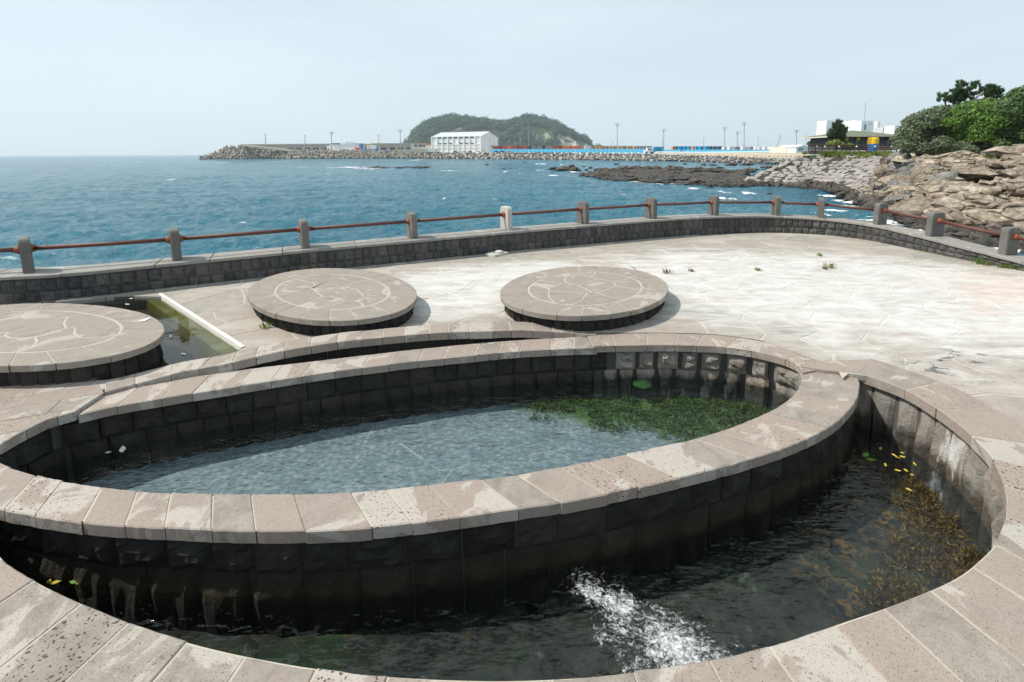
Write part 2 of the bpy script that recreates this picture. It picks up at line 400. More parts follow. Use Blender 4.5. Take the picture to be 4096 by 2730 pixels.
def scatter_parts(items, parent, name, cap=300):
    """items: (mesh, matrix, score). The largest become objects of their own, the rest one 'stuff' part"""
    items.sort(key=lambda q: -q[2])
    for me, mw, _ in items[:cap]: obj(name, me, parent, mw)
    rest = items[cap:]
    if rest:
        v = []; f = []
        for me, mw, _ in rest:
            b = len(v); v += [tuple(mw @ x.co) for x in me.vertices]; f += [tuple(i + b for i in p.vertices) for p in me.polygons]
        o = obj(name, mesh(name, v, f, rest[0][0].materials[0]), parent); o['kind'] = 'stuff'
def wall_stones(P, side, courses, variants, wr, back=.0, g=.006):
    """split-face stones along a path; side +1 puts the faces to the left of the path. courses: (z0, z1) or functions of t"""
    items = []; Ln = plen(P)
    for ci, (z0, z1) in enumerate(courses):
        s = -random.uniform(0, wr[0])
        while s < Ln:
            wd = random.uniform(*wr); t = (s + wd / 2) / Ln; s += wd
            if not 0 <= t <= 1: continue
            p = samp(P, t); tg = tang(P, t); nm = Vector((-tg.y, tg.x)) * side
            a = z0(t) if callable(z0) else z0; b = z1(t) if callable(z1) else z1
            mw = Matrix(((tg.x * (wd - g), nm.x, 0, p.x + nm.x * back), (tg.y * (wd - g), nm.y, 0, p.y + nm.y * back), (0, 0, b - a - g, a), (0, 0, 0, 1)))
            d = (Vector((p.x, p.y)) - Vector((0, 0))).length
            items.append((random.choice(variants), mw, wd * (b - a) / d ** 2))
    return items

# ================================================================== SETTING: the sea
SEA = -3.0
def wave(x, y, d):
    """short wind sea: crests run roughly across the bay"""
    c, s = math.cos(.25), math.sin(.25); u = c * x + s * y; v = -s * x + c * y
    h = .24 * noise.noise(Vector((u * .11, v * .26, 1.3))) + .17 * (1 - 2 * abs(noise.noise(Vector((u * .33, v * .80, 5.1)))))
    if d < 220: h += .11 * (1 - 2 * abs(noise.noise(Vector((u * .95, v * 2.1, 9.7)))))
    if d < 90: h += .05 * noise.noise(Vector((u * 2.6, v * 4.6, 2.2)))
    return h
def sea_mesh():
    # rows grow with distance; flat from half a kilometre to the horizon
    ds = []; d = 7.0
    while d < 520: ds.append(d); d *= 1.0118 if d < 120 else 1.02
    ds += [700, 1000, 1600, 2600, 4200]
    A0, A1, NA = R(-60), R(62), 430; vs = []
    for d in ds:
        k = max(0, min(1, (520 - d) / 200)) * min(1, (d - 6) / 4)
        for i in range(NA + 1):
            a = A0 + (A1 - A0) * i / NA; r = d / math.cos(a) if d > 3000 else d
            x, y = r * math.sin(a), r * math.cos(a)
            vs.append((x, y, SEA + (wave(x, y, d) * k if k > 0 else 0)))
    n = NA + 1
    fs = [(j * n + i, j * n + i + 1, (j + 1) * n + i + 1, (j + 1) * n + i) for j in range(len(ds) - 1) for i in range(NA)]
    return mesh('sea', vs, fs, 'sea', True)
struct('sea', sea_mesh())

# ================================================================== THE PLAZA
PZ = [(x, y) for x, y in []]
def gp(pts, z=0.0): return [G(x, y, z).to_2d() for x, y in pts]
# outlines read off the photograph, laid on the deck level
pool_back = gp([(0, 1778), (77, 1733), (190, 1677), (345, 1638), (464, 1611), (726, 1567), (842, 1549), (1095, 1510), (1313, 1477), (1619, 1438), (1842, 1416), (2052, 1396), (2300, 1383), (2569, 1376), (2740, 1377), (2896, 1384), (3042, 1405), (3140, 1430)])
pool_turn = gp([(3140, 1430), (3193, 1456), (3211, 1487)])
pool_front = gp([(3211, 1487), (3202, 1529), (3170, 1574), (3119, 1612), (3042, 1650), (2851, 1720), (2596, 1778), (2176, 1863), (1950, 1894), (1715, 1920), (1462, 1945), (1220, 1956), (975, 1959), (731, 1953), (522, 1941), (348, 1920), (226, 1901), (104, 1872), (0, 1837)])
ZR = -0.03                                                        # the inner ring lies a little below the deck
ring_out = gp([(3436, 1512), (3440, 1545), (3428, 1602), (3380, 1661), (3314, 1712), (3224, 1759), (3094, 1810), (2937, 1857), (2749, 1904), (2538, 1953), (2295, 2002), (2023, 2043), (1747, 2081), (1458, 2114), (1163, 2128), (884, 2124), (631, 2113), (394, 2099), (181, 2070), (7, 2038)], ZR)
ring_out += [Vector((-3.25, 2.36)), Vector((-3.6, 2.50)), Vector((-3.95, 2.75))]
pool_front += [Vector((-3.58, 2.76))]
pool_back = [Vector((-3.62, 2.80))] + pool_back
outer = gp([(0, 2229), (105, 2305), (197, 2357), (358, 2431), (578, 2518), (861, 2600), (1215, 2669), (1563, 2709), (1957, 2725), (2286, 2715), (2535, 2691), (2808, 2652), (3122, 2575), (3384, 2488), (3608, 2410), (3816, 2320), (3930, 2234), (4000, 2151), (4028, 2049), (4016, 1939), (3977, 1845), (3930, 1785), (3812, 1682), (3654, 1577), (3514, 1520), (3436, 1494)])
outer = [Vector((-3.6, 2.50)), Vector((-3.1, 2.27))] + outer
def brz(s): s = max(0, min(1, s)); a = max(0, min(1, (s - .05) / .28)); b = max(0, min(1, (1 - s) / .22)); return .085 * a * a * (3 - 2 * a) * b * b * (3 - 2 * b)
_bp = [(419, 1570), (699, 1489), (857, 1458), (952, 1437), (1232, 1388), (1400, 1364), (1651, 1340), (1810, 1330), (1969, 1326), (2122, 1328), (2288, 1335), (2384, 1341)]
back_rim = [G(x, y, brz((x - 419) / 1965)).to_2d() for x, y in _bp]
ring_back_out = gp([(419, 1572), (655, 1531), (779, 1507), (916, 1486), (1150, 1457), (1400, 1428), (1612, 1403), (1829, 1381), (2049, 1362), (2148, 1356), (2256, 1350), (2384, 1343)], ZR)

PB = smooth_path(pool_back, 160); PT = smooth_path(pool_turn, 20); PF = smooth_path(pool_front, 160)
RO = smooth_path(ring_out, 200); OU = smooth_path(outer, 220); BR = smooth_path(back_rim, 90); RB = smooth_path(ring_back_out, 90)
POOL = PB + PT[1:] + PF[1:]                                       # closed outline of the inner pool
FRONT = RO[::-1][0:] + OU[::-1]                                   # channel in front (ring edge and outer edge)
BACK = RB + BR[::-1]

def inside(p, poly):
    c = False; j = len(poly) - 1
    for i in range(len(poly)):
        a, b = poly[i], poly[j]
        if (a.y > p[1]) != (b.y > p[1]) and p[0] < (b.x - a.x) * (p[1] - a.y) / (b.y - a.y) + a.x: c = not c
        j = i
    return c
# everything that is not flagged deck: pools, ring and their copings
def nearest(P, p):
    return min(P, key=lambda q: (q.x - p[0]) ** 2 + (q.y - p[1]) ** 2)

# the whole sunken figure with its coping, as one outline for cutting the flagstones
left_close = [Vector((-4.3, 2.9)), Vector((-4.2, 3.2))]
CUT = [Vector((-3.75, 3.30))] + [q for q in offs(BR, .08)] + [q for q in offs(PB, .30) if q.x > 1.25] + offs(PT, .30) + [G(3441, 1455).to_2d()] + \
      [q for q in offs(OU[::-1], .25)] + [Vector((-4.1, 2.5))]

# ---- parapet path: foot of the wall on the deck, with the height of its top
foot = [(-420, 1248, 1122), (0, 1218, 1111), (333, 1194, 1088), (643, 1160, 1057), (1029, 1116, 1019), (1437, 1071, 981), (2023, 1011, 928), (2341, 982, 901), (2700, 949, 873), (2874, 937, 866), (3083, 931, 864), (3291, 940, 876), (3470, 961, 897), (3648, 997, 934), (3826, 1033, 979), (4096, 1084, 1049), (4500, 1160, 1150)]
FT = []; ZT = []
for x, yb, yt in foot:
    g = G(x, yb); FT.append(g.to_2d()); q = at(x, yt, g.y); ZT.append(q.z)
WP = smooth_path(FT, 240)
_cum = [0.0]
for a, b in zip(FT, FT[1:]): _cum.append(_cum[-1] + (b - a).length)
def wtop(t):
    s = t * _cum[-1]
    for i in range(len(_cum) - 1):
        if s <= _cum[i + 1] or i == len(_cum) - 2:
            u = max(0, min(1, (s - _cum[i]) / (_cum[i + 1] - _cum[i]))); u = u * u * (3 - 2 * u)
            return ZT[i] + (ZT[i + 1] - ZT[i]) * u
ZS = [sum(wtop(max(0, min(1, (k + j) / 239))) for j in range(-12, 13)) / 25 for k in range(240)]
def wz(t):
    x = max(0, min(1, t)) * 239; i = min(int(x), 238); return ZS[i] + (ZS[i + 1] - ZS[i]) * (x - i)
def wz_xy(x, y):
    i = min(range(240), key=lambda k: (WP[k].x - x) ** 2 + (WP[k].y - y) ** 2); return ZS[i]

# basin round the first disc (shallow water, below the deck)
kerb_a = G(640, 1177).to_2d(); kerb_b = G(973, 1391).to_2d()
led_a = G(580, 1181).to_2d(); led_b = G(893, 1401).to_2d()
_br = [q for q in offs(BR, .20) if q.x < kerb_b.x - .05]
BASIN = [G(-500, 1560).to_2d(), G(0, 1546).to_2d(), G(150, 1536).to_2d(), G(268, 1525).to_2d()] + _br[2::4] + [kerb_b, kerb_a, G(333, 1199).to_2d(), G(0, 1222).to_2d(), G(-500, 1255).to_2d()]

def build_deck():
    bm = bmesh.new(); z = -.004
    sw = offs(WP, .3)
    outline = [Vector((-16, -6)), Vector((16, -6)), Vector((16, sw[-1].y))] + sw[::-1][::4] + [Vector((-16, sw[0].y))]
    loops = [outline, CUT, BASIN]; ed = []
    for lp in loops:
        vs = [bm.verts.new((p.x, p.y, z)) for p in lp]
        ed += [bm.edges.new((vs[i], vs[(i + 1) % len(vs)])) for i in range(len(vs))]
    bmesh.ops.triangle_fill(bm, use_beauty=True, use_dissolve=False, edges=ed)
    # drop what the fill put inside the holes
    bad = [f for f in bm.faces if inside(f.calc_center_median(), CUT) or inside(f.calc_center_median(), BASIN)]
    bmesh.ops.delete(bm, geom=bad, context='FACES')
    me = bpy.data.meshes.new('deck'); bm.to_mesh(me); bm.free(); me.materials.append(M['deck_grout']); return me
deck = struct('deck', build_deck())
# platform under the deck down to the sea, so that it stands in the water
def skirt():
    A = offs(WP, .46); v, f = vstrip(A, -3.6, lambda p: wz_xy(p.x, p.y) - .07)
    return mesh('seawall', v, f, 'parapet_stone')
wallthing = thing('parapet_wall', 'low curved wall of dark split basalt blocks with flat coping, between deck and sea', 'wall', (WP[120].x, WP[120].y, 0))
sk = obj('seaward_face', skirt(), wallthing)

# ---- Voronoi flagstones
def voronoi_cells(seeds, bound, k=28):
    cells = []
    for s in seeds:
        poly = [Vector(b) for b in bound]
        near = sorted(seeds, key=lambda q: (q - s).length_squared)[1:k]
        for q in near:
            m = (s + q) / 2; d = q - s; new = []
            for i in range(len(poly)):
                a, b = poly[i], poly[(i + 1) % len(poly)]
                da, db = (a - m).dot(d), (b - m).dot(d)
                if da <= 0: new.append(a)
                if (da < 0) != (db < 0) and da != db: new.append(a.lerp(b, da / (da - db)))
            poly = new
            if len(poly) < 3: break
        cells.append(poly)
    return cells
def ragged(poly, amp, rs):
    """waver each side so that the slabs read as hand-broken"""
    out = []
    for i in range(len(poly)):
        a, b = poly[i], poly[(i + 1) % len(poly)]; out.append(a)
        ln = (b - a).length
        if ln > .16:
            nrm = Vector((-(b - a).y, (b - a).x)).normalized(); m = (a + b) / 2
            # same wobble seen from both neighbours: hash on the midpoint
            h = noise.noise(Vector((m.x * 31.7, m.y * 27.3, 1.7)))
            sgn = 1 if (b - a).x > 0 or ((b - a).x == 0 and (b - a).y > 0) else -1
            out.append(m + nrm * sgn * h * amp * min(1, ln * 2))
    return out
rs = random.Random(21); seeds = []
tries = 0
while len(seeds) < 330 and tries < 60000:
    tries += 1
    x = rs.uniform(-6.5, 10.0); y = rs.uniform(2.3, 11.6); p = Vector((x, y))
    rmin = .50 if y < 8.5 else .58
    if x < -6 and y > 6: continue
    if all((p - q).length > rmin * rs.uniform(.75, 1.25) for q in seeds): seeds.append(p)
cells = voronoi_cells(seeds, [(-7.5, 1.5), (11, 1.5), (11, 12.5), (-7.5, 12.5)])
DISCS = [((-5.00, 4.369), 1.597, .70, R(164.1)), ((-2.395, 5.653), 1.375, .888, R(141.4)), ((.982, 5.727), 1.224, .972, R(37.3))]
fl = []
inner_face = [(p, i) for i, p in enumerate(WP)]
def seaward(p):
    i = min(range(0, 240), key=lambda k: (WP[k].x - p[0]) ** 2 + (WP[k].y - p[1]) ** 2)
    t = (WP[min(i + 1, 239)] - WP[max(i - 1, 0)]); return t.x * (p[1] - WP[i].y) - t.y * (p[0] - WP[i].x) > 0
CUTD = CUT
for c in cells:
    if len(c) < 3: continue
    c = ragged(c, .16, rs)
    ctr = sum(c, Vector((0, 0))) / len(c)
    if any((ctr - Vector(d)).length < r - .4 for d, _, r, _t in DISCS): continue
    dense = []
    for k in range(len(c)):
        a, b = c[k], c[(k + 1) % len(c)]; m_ = max(1, int((b - a).length / .03))
        dense += [(a.lerp(b, q / m_), q == 0) for q in range(m_)]
    ok = [not (inside(p, CUTD) or inside(p, BASIN) or seaward(p)) for p, _ in dense]
    if not any(ok): continue
    new = []; nd = len(dense)
    for k in range(nd):
        if ok[k] and (dense[k][1] or not ok[k - 1] or not ok[(k + 1) % nd]):
            if not new or (dense[k][0] - new[-1]).length > .02: new.append(dense[k][0])
    if len(new) < 3 or abs(area(new)) < .012: continue
    q = inset(new, rs.uniform(.008, .015))
    if area(q) * area(q[::-1]) == 0 or abs(area(q)) < .01: continue
    fl.append((q, abs(area(q)) / max(4, ctr.length_squared)))
fl.sort(key=lambda q: -q[1])
extra = MB()
for k, (q, _) in enumerate(fl):
    mb = MB() if k < 300 else extra
    prism(mb, q, 0.0, -.05, .003, .0015)
    if k < 300: mb.build('flagstone', 'flagstone', deck)
if extra.v: o = extra.build('flagstone', 'flagstone', deck); o['kind'] = 'stuff'

# ---- parapet: two courses of split blocks, coping slabs, mortar core
PSTONE = [rough_block(100 + i, 4, 5, .026, 'parapet_stone') for i in range(14)]
SL = .047
items = wall_stones(WP, -1, [(-.03, lambda t: (wz(t) - SL) * .42), (lambda t: (wz(t) - SL) * .42, lambda t: wz(t) - SL)], PSTONE, (.125, .175))
# only what the frame could see
items = [it for it in items if -7.6 < it[1].translation.x < 9.6 and it[1].translation.y > 5.2]
scatter_parts(items, wallthing, 'stone')
vs, fs = vstrip(offs(WP, .012), -.05, lambda p: wz_xy(p.x, p.y) - SL + .001); obj('mortar_core', mesh('mortar_core', vs, fs, 'mortar_dark'), wallthing)
js = joints(plen(WP), .92, .2)
band_blocks(offs(WP, -.035), offs(WP, .46), js, wz_xy, SL, 'wall_coping', wallthing, 'coping_slab', .004, .008, .003)
# narrow gutter ledge at the wall's foot
led = MB(); A = offs(WP, -.002); B = offs(WP, -.13)
i0 = 20; i1 = 150
for k in range(i0, i1, 6):
    poly = [A[j] for j in range(k, k + 7)] + [B[j] for j in range(k + 6, k - 1, -1)]
    mb = MB(); prism(mb, inset(poly, .004), .022, -.05, .006, .002); mb.build('gutter_slab', 'wall_coping', wallthing)

# ---- railing: thirteen concrete posts with round-cornered heads, red pipe rails between them
rail = thing('railing', 'grey concrete posts on the low wall joined by one rusty red pipe rail', 'railing', (WP[120].x, WP[120].y, .4))
simple('rail_red', (.105, .038, .028), .55, .4, 14, .25, .4, bs=80)
simple('rust', (.24, .072, .035), .8, .3, 20, .3)
n = N('post_concrete'); r = n.rnd(); mid = n.noise(6, 5, .65)
c = n.mix(n.rng(mid, .3, .7), (.115, .112, .10), (.19, .183, .165)); c = n.mix(n.rng(r, 0, 1, 0, .45), c, (.085, .085, .083))
M['post_concrete'] = n.end(n.bsdf(c, .88, n.bump(n.noise(70, 4, .7), .5, .006), .2))
post_px = [(115, 1101), (708, 1044), (1218, 996), (1650, 957), (2024, 921), (2331, 898), (2603, 876), (2852, 862), (3100, 862), (3279, 870), (3518, 893), (3738, 948), (4027, 1017)]
post_px = [(-520, 1165)] + post_px + [(4420, 1110)]
BACKL = offs(WP, .24); PH = .485
post_t = []
for px, py in post_px:
    # parameter along the wall whose projected column matches the post
    best = None
    for k in range(0, 239 * 4):
        t = k / (239 * 4); p = samp(BACKL, t); z = wz(t)
        d = Vector((p.x, p.y, z - CAMZ)); cy = d.y * math.cos(PITCH) - d.z * math.sin(PITCH); cu = d.y * math.sin(PITCH) + d.z * math.cos(PITCH)
        xx, yy = d.x / cy, cu / cy; c_, s_ = math.cos(ROLL), math.sin(ROLL); X = CX + F * (c_ * xx - s_ * yy)
        e = abs(X - px)
        if best is None or e < best[0]: best = (e, t)
    post_t.append(best[1])
def post_mesh():
    w, th, h, r = .31, .115, PH, .075; prof = [(-w / 2, 0), (w / 2, 0)]
    for k in range(7): a = math.pi / 2 * k / 6; prof.append((w / 2 - r + r * math.cos(a), h - r + r * math.sin(a)))
    for k in range(7): a = math.pi / 2 + math.pi / 2 * k / 6; prof.append((-w / 2 + r + r * math.cos(a), h - r + r * math.sin(a)))
    m = len(prof); e = .012
    cx = 0; cz = h / 2
    ins = [((x) * (1 - e * 2 / w), cz + (z - cz) * (1 - e * 2 / h)) for x, z in prof]
    vs = [(-th / 2, x, z) for x, z in ins] + [(-th / 2 + e, x, z) for x, z in prof] + [(th / 2 - e, x, z) for x, z in prof] + [(th / 2, x, z) for x, z in ins]
    fs = [tuple(range(m)), tuple(range(4 * m - 1, 3 * m - 1, -1))]
    for a in range(3):
        for k in range(m): fs.append((a * m + k, (a + 1) * m + k, (a + 1) * m + (k + 1) % m, a * m + (k + 1) % m))
    return mesh('post', vs, fs, 'post_concrete')
PM = post_mesh(); simple('post_pale', (.40, .39, .365), .85, .1, 5, .3, bs=60); PMP = PM.copy(); PMP.materials.clear(); PMP.materials.append(M['post_pale']); CM = MB().lathe([(.062, 0), (.062, .012), (.048, .02), (.046, .05)], n=14).me('collar', 'rust', True)
tops = []
for (ppx, _), t in zip(post_px, post_t):
    p = samp(BACKL, t); tg = tang(BACKL, t)
    kb_ = max(0, min(1, (2750 - ppx) / 500)); tg = (tg * (1 - kb_) + (Vector((.66, .75)) if ppx < 300 else Vector((.76, .65)) if ppx < 900 else Vector((.84, .54))) * kb_).normalized(); z = wz(t); lean = random.uniform(-.012, .012)
    rot = Matrix.Rotation(math.atan2(tg.y, tg.x), 4, 'Z') @ Matrix.Rotation(lean, 4, 'Y')
    mw = Matrix.Translation((p.x, p.y, z - .004)) @ rot
    po = obj('post', PMP if ppx == 2024 else PM, rail, mw); tops.append((mw, z))
    for sgn in (-1, 1):
        cm = mw @ Matrix.Translation((sgn * .057, 0, PH * .66)) @ Matrix.Rotation(sgn * math.pi / 2, 4, 'Y')
        obj('collar', CM, po, cm)
for (a, _), (b, _) in zip(tops, tops[1:]):
    p = a @ Vector((.05, 0, PH * .66)); q = b @ Vector((-.05, 0, PH * .66))
    MB().tube([p, p.lerp(q, .5) - Vector((0, 0, .004)), q], .031, 12).build('rail', 'rail_red', rail, True)

# ---- basin with shallow water, algae ledge and white mortar strip
n = N('basin_floor'); c = n.mix(n.noise(3, 5), (.020, .016, .010), (.05, .036, .02)); M['basin_floor'] = n.end(n.bsdf(c, .8, None, .2))
n = N('algae'); c = n.mix(n.noise(7, 6, .65, dist=.6), (.05, .055, .008), (.17, .15, .03)); c = n.mix(n.rng(n.noise(2, 3), .5, .7), c, (.21, .19, .12)); M['algae'] = n.end(n.bsdf(c, .8, None, .2))
def flat(poly, z): return mesh('x', [(p.x, p.y, z) for p in poly], [tuple(range(len(poly)))])
def fill(poly, z, mat, name):
    bm = bmesh.new(); vs = [bm.verts.new((p.x, p.y, z)) for p in poly]; ed = [bm.edges.new((vs[i], vs[(i + 1) % len(vs)])) for i in range(len(vs))]
    bmesh.ops.triangle_fill(bm, use_beauty=True, use_dissolve=False, edges=ed)
    me = bpy.data.meshes.new(name); bm.to_mesh(me); bm.free(); me.materials.append(M[mat])
    for p in me.polygons:
        if p.normal.z < 0: p.flip()
    return me
struct('basin_floor', fill(inset(BASIN, -.08), -.20, 'basin_floor', 'basin_floor'))
bw = struct('basin_water', fill(inset(BASIN, -.03), -.035, 'basin_water', 'basin_water'))
vs, fs = vstrip(BASIN + [BASIN[0]], -.22, .0); obj('basin_edge', mesh('basin_edge', vs, fs, 'mortar_dark'), deck)
lm = MB(); prism(lm, [led_a, kerb_a, kerb_b, led_b], -.055, -.22, .01); lo = lm.build('basin_step', 'algae', deck)
kd = (kerb_b - kerb_a).normalized(); kn = Vector((kd.y, -kd.x)); kw = .024
kp = [kerb_a - kn * kw, kerb_b - kn * kw, kerb_b + kn * kw, kerb_a + kn * kw]
km = MB(); nk = 16; vs = []
for k in range(nk + 1):
    p = kerb_a.lerp(kerb_b, k / nk); wv = kw * (1 + .25 * noise.noise(Vector((k * .7, 0, 0)))); 
    vs += [(*(p - kn * wv), -.05), (*(p - kn * wv * .8), .012), (*(p + kn * wv * .8), .010), (*(p + kn * wv), -.05)]
fs = [(k * 4 + i, k * 4 + i + 1, k * 4 + 5 + i, k * 4 + 4 + i) for k in range(nk) for i in range(3)] + [(3, 2, 1, 0), (nk * 4, nk * 4 + 1, nk * 4 + 2, nk * 4 + 3)]
tag(obj('mortar_kerb', mesh('mortar_kerb', vs, fs, 'white_strip')), 'narrow white mortar kerb between the shallow basin and the flagstones', 'kerb')

# ---- three round stone platforms
DSIDE = [rough_block(300 + i, 4, 4, .022, 'shaded_basalt') for i in range(10)]
dlabels = ['round stone platform standing in the shallow dark basin', 'round stone platform on the deck beside the white mortar kerb', 'round stone platform on the bleached side of the deck, away from the basin']
for di, ((c, ra, rb, th), lab) in enumerate(zip(DISCS, dlabels)):
    c = Vector(c); zt = .215; zb = -.21 if di == 0 else -.01
    t = thing('round_platform', lab, 'platform', (c.x, c.y, zb), 'round platforms')
    rr = random.Random(50 + di)
    def circ(sc, m=97, a0=0, off=0.0):
        ct, st = math.cos(th), math.sin(th); P_ = []
        for k in range(241):
            a = a0 + 2 * math.pi * k / 240; x, y = (ra - off) * sc * math.cos(a), (rb - off) * sc * math.sin(a); P_.append(c + Vector((ct * x - st * y, st * x + ct * y)))
        return resample(P_, m)
    def pull(p, sc):                       # back inside the inner ellipse
        d = p - c; ct, st = math.cos(th), math.sin(th); x, y = (ct * d.x + st * d.y) / (ra * sc), (-st * d.x + ct * d.y) / (rb * sc); q = math.hypot(x, y)
        return p if q <= 1 else c + d / q
    r = (ra + rb) / 2
    a0 = rr.uniform(0, 1)
    random.seed(80 + di)
    OUTR = circ(1, 97, a0); INR = circ(.69, 97, a0)
    band_blocks(OUTR, INR, joints(2 * math.pi * r, .33, .2), zt, .06, 'disc_stone', t, 'rim_stone', .004, .004, .001)
    # crazy paving inside
    sd_ = []
    while len(sd_) < 13:
        a = rr.uniform(0, 6.283); qr = .64 * math.sqrt(rr.random()); ex, ey = ra * qr * math.cos(a), rb * qr * math.sin(a); q = c + Vector((math.cos(th) * ex - math.sin(th) * ey, math.sin(th) * ex + math.cos(th) * ey))
        if all((q - s).length > r * .21 for s in sd_): sd_.append(q)
    for cell in voronoi_cells(sd_, [(p.x, p.y) for p in circ(.675, 49)[:-1]], 13):
        if len(cell) < 3: continue
        keep = []
        for p in ragged(cell, .14, rr):
            p = pull(p, .675)
            if not keep or (p - keep[-1]).length > .02: keep.append(p)
        if len(keep) < 3: continue
        mb = MB(); prism(mb, inset(keep, .010), zt - .001, zt - .05, .003, .001); mb.build('paving_stone', 'disc_stone', t)
    mb = MB(); cc = circ(1, 49, 0, .02)[:-1]; mb.add([(p.x, p.y, zt - .004) for p in cc] + [(p.x, p.y, zt - .055) for p in cc], [tuple(range(48)), tuple(range(95, 47, -1))] + [(k, (k + 1) % 48, 48 + (k + 1) % 48, 48 + k) for k in range(48)])
    mb.build('mortar_bed', 'disc_mortar', t)
    S = circ(1, 97, a0, .075)
    it = wall_stones(S, -1, [(zb, zt - .058)], DSIDE, (.10, .16)); scatter_parts(it, t, 'side_stone')
    vs, fs = vstrip(circ(1, 49, 0, .09), zb, zt - .05); obj('mortar_core', mesh('mortar_core', vs, fs, 'mortar_dark'), t)

# ---- inner pool ring: coping, inner and outer faces
random.seed(11)
PSB = [rough_block(500 + i, 5, 5, .032, 'shaded_basalt') for i in range(12)]
PST = [rough_block(520 + i, 5, 8, .045, 'sunlit_basalt') for i in range(12)]
ring = thing('pool_ring', 'raised stone ring with broad basalt coping round the inner pool', 'pool wall', (G(1700, 2000).x, G(1700, 2000).y, -.9))
ZP = -.40; ZC = -.47; ZPF = -.62; ZCF = -.70
# front coping: matched ends at the right-hand turn and the left tip
ringA = [G(3195, 1460).to_2d()] + PF[2:]; ringA = resample(ringA, 160)
# drop the part of the outer edge that runs on beyond the ring's left end
ringB = resample(RO[:186], 160)
jr = joints(plen(ringA), .262, .16)
zr = lambda x, y: ZR
band_blocks(ringA, ringB, jr, ZR, .075, 'coping', ring, 'coping_stone', .0025, .006, .0025)
v, f = strip(resample(offs(ringA, .012), 160), resample(offs(ringB, -.012), 160), ZR - .005, ZR - .005); obj('mortar_bed', mesh('mortar_bed', v, f, 'mortar'), ring)
# back coping between the pool and the back channel
iA = [k for k, p in enumerate(PB) if p.x > -3.35][0]
ka = min(range(160), key=lambda k: (PB[k] - G(300, 1648).to_2d()).length); kb = min(range(160), key=lambda k: (PB[k] - G(2384, 1380).to_2d()).length)
backA = resample(PB[ka:kb + 1], 120); backB = resample(RB, 120)
jb = joints(plen(backA), .265, .16)
band_blocks(backA, backB, jb, ZR, .075, 'coping', ring, 'coping_stone', .0025, .006, .0025)
v, f = strip(backA, backB, ZR - .005, ZR - .005); obj('mortar_bed', mesh('mortar_bed', v, f, 'mortar'), ring)
# inner faces
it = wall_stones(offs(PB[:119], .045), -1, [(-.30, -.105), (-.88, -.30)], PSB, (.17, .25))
it += wall_stones(offs(PB[118:] + PT, .045), -1, [(-.30, -.105), (-.88, -.30)], PST, (.13, .22), g=.008)  # sunlit end of the same wall takes the stone with sunlight in its colour
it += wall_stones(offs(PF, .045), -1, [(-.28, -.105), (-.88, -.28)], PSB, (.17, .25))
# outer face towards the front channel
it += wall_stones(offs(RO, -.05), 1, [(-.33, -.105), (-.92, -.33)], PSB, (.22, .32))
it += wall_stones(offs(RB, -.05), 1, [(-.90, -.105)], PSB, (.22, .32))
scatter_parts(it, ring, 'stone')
for P_, o_ in ((PB, .085), (PT, .085), (PF, .085)):
    v, f = vstrip(offs(P_, o_), -.95, -.09); obj('mortar_core', mesh('mortar_core', v, f, 'mortar_dark'), ring)
for P_, o_ in ((RO, -.055), (RB, -.055)):
    v, f = vstrip(offs(P_, o_), -.95, -.09); obj('mortar_core', mesh('mortar_core', v, f, 'mortar_dark'), ring)

# ---- coping on the deck side: right-hand back of the pool, round the channel, and the near rim
rim = thing('channel_wall', 'outer stone wall and coping of the curved water channel', 'pool wall', (3.6, 2.6, -.9))
zc = 0.0
A = resample(PB[kb - 1:] + PT[1:], 90); B = offs(A, .40)
B[-1] = G(3441, 1440).to_2d(); B = resample(smooth_path(B[:-14] + [B[-1]], 90), 90)
band_blocks(A, B, joints(plen(A), .27, .16), -.012, .075, 'coping', rim, 'coping_stone', .0025, .006, .002)
v, f = strip(A, B, -.017, -.017); obj('mortar_bed', mesh('mortar_bed', v, f, 'mortar'), rim)
OUr = OU[::-1]                                                     # from the right-hand junction clockwise to the left
widths = []
for i, p in enumerate(OUr):
    s = i / (len(OUr) - 1); widths.append(.44 if s < .22 else .44 + min(1, (s - .22) / .2) * .5)
Bo = []
for i, p in enumerate(OUr):
    tg = (OUr[min(i + 1, 219)] - OUr[max(i - 1, 0)]).normalized(); Bo.append(p + Vector((-tg.y, tg.x)) * widths[i])
band_blocks(OUr, Bo, joints(plen(OUr), .30, .15), .004, .085, 'coping', rim, 'coping_stone', .0025, .006, .0025)
v, f = strip(OUr, Bo, -.001, -.001); obj('mortar_bed', mesh('mortar_bed', v, f, 'mortar'), rim)
mb = MB(); wp_ = [G(3203, 1466).to_2d(), G(3300, 1482).to_2d(), OUr[0], Bo[0], B[-1], G(3300, 1442).to_2d()]
prism(mb, wp_, .003, -.08, .005); mb.build('coping_stone', 'coping', rim)
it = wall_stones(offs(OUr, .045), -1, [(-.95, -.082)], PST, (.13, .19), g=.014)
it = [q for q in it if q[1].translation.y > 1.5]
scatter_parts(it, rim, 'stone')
v, f = vstrip(offs(OUr, .05), -.98, -.08); obj('mortar_core', mesh('mortar_core', v, f, 'mortar_dark'), rim)
Bk = offs(BR, .24)
def brz_xy(x, y):
    i = min(range(90), key=lambda k: (BR[k].x - x) ** 2 + (BR[k].y - y) ** 2); return .004 + brz((i / 89))
band_blocks(BR, Bk, joints(plen(BR), .235, .14), brz_xy, .085, 'coping', rim, 'coping_stone', .0025, .006, .002)
vs, fs = vstrip(offs(BR, .20), -.02, lambda p: brz_xy(p.x, p.y) - .07); obj('mortar_core', mesh('mortar_core', vs, fs, 'mortar_dark'), rim)
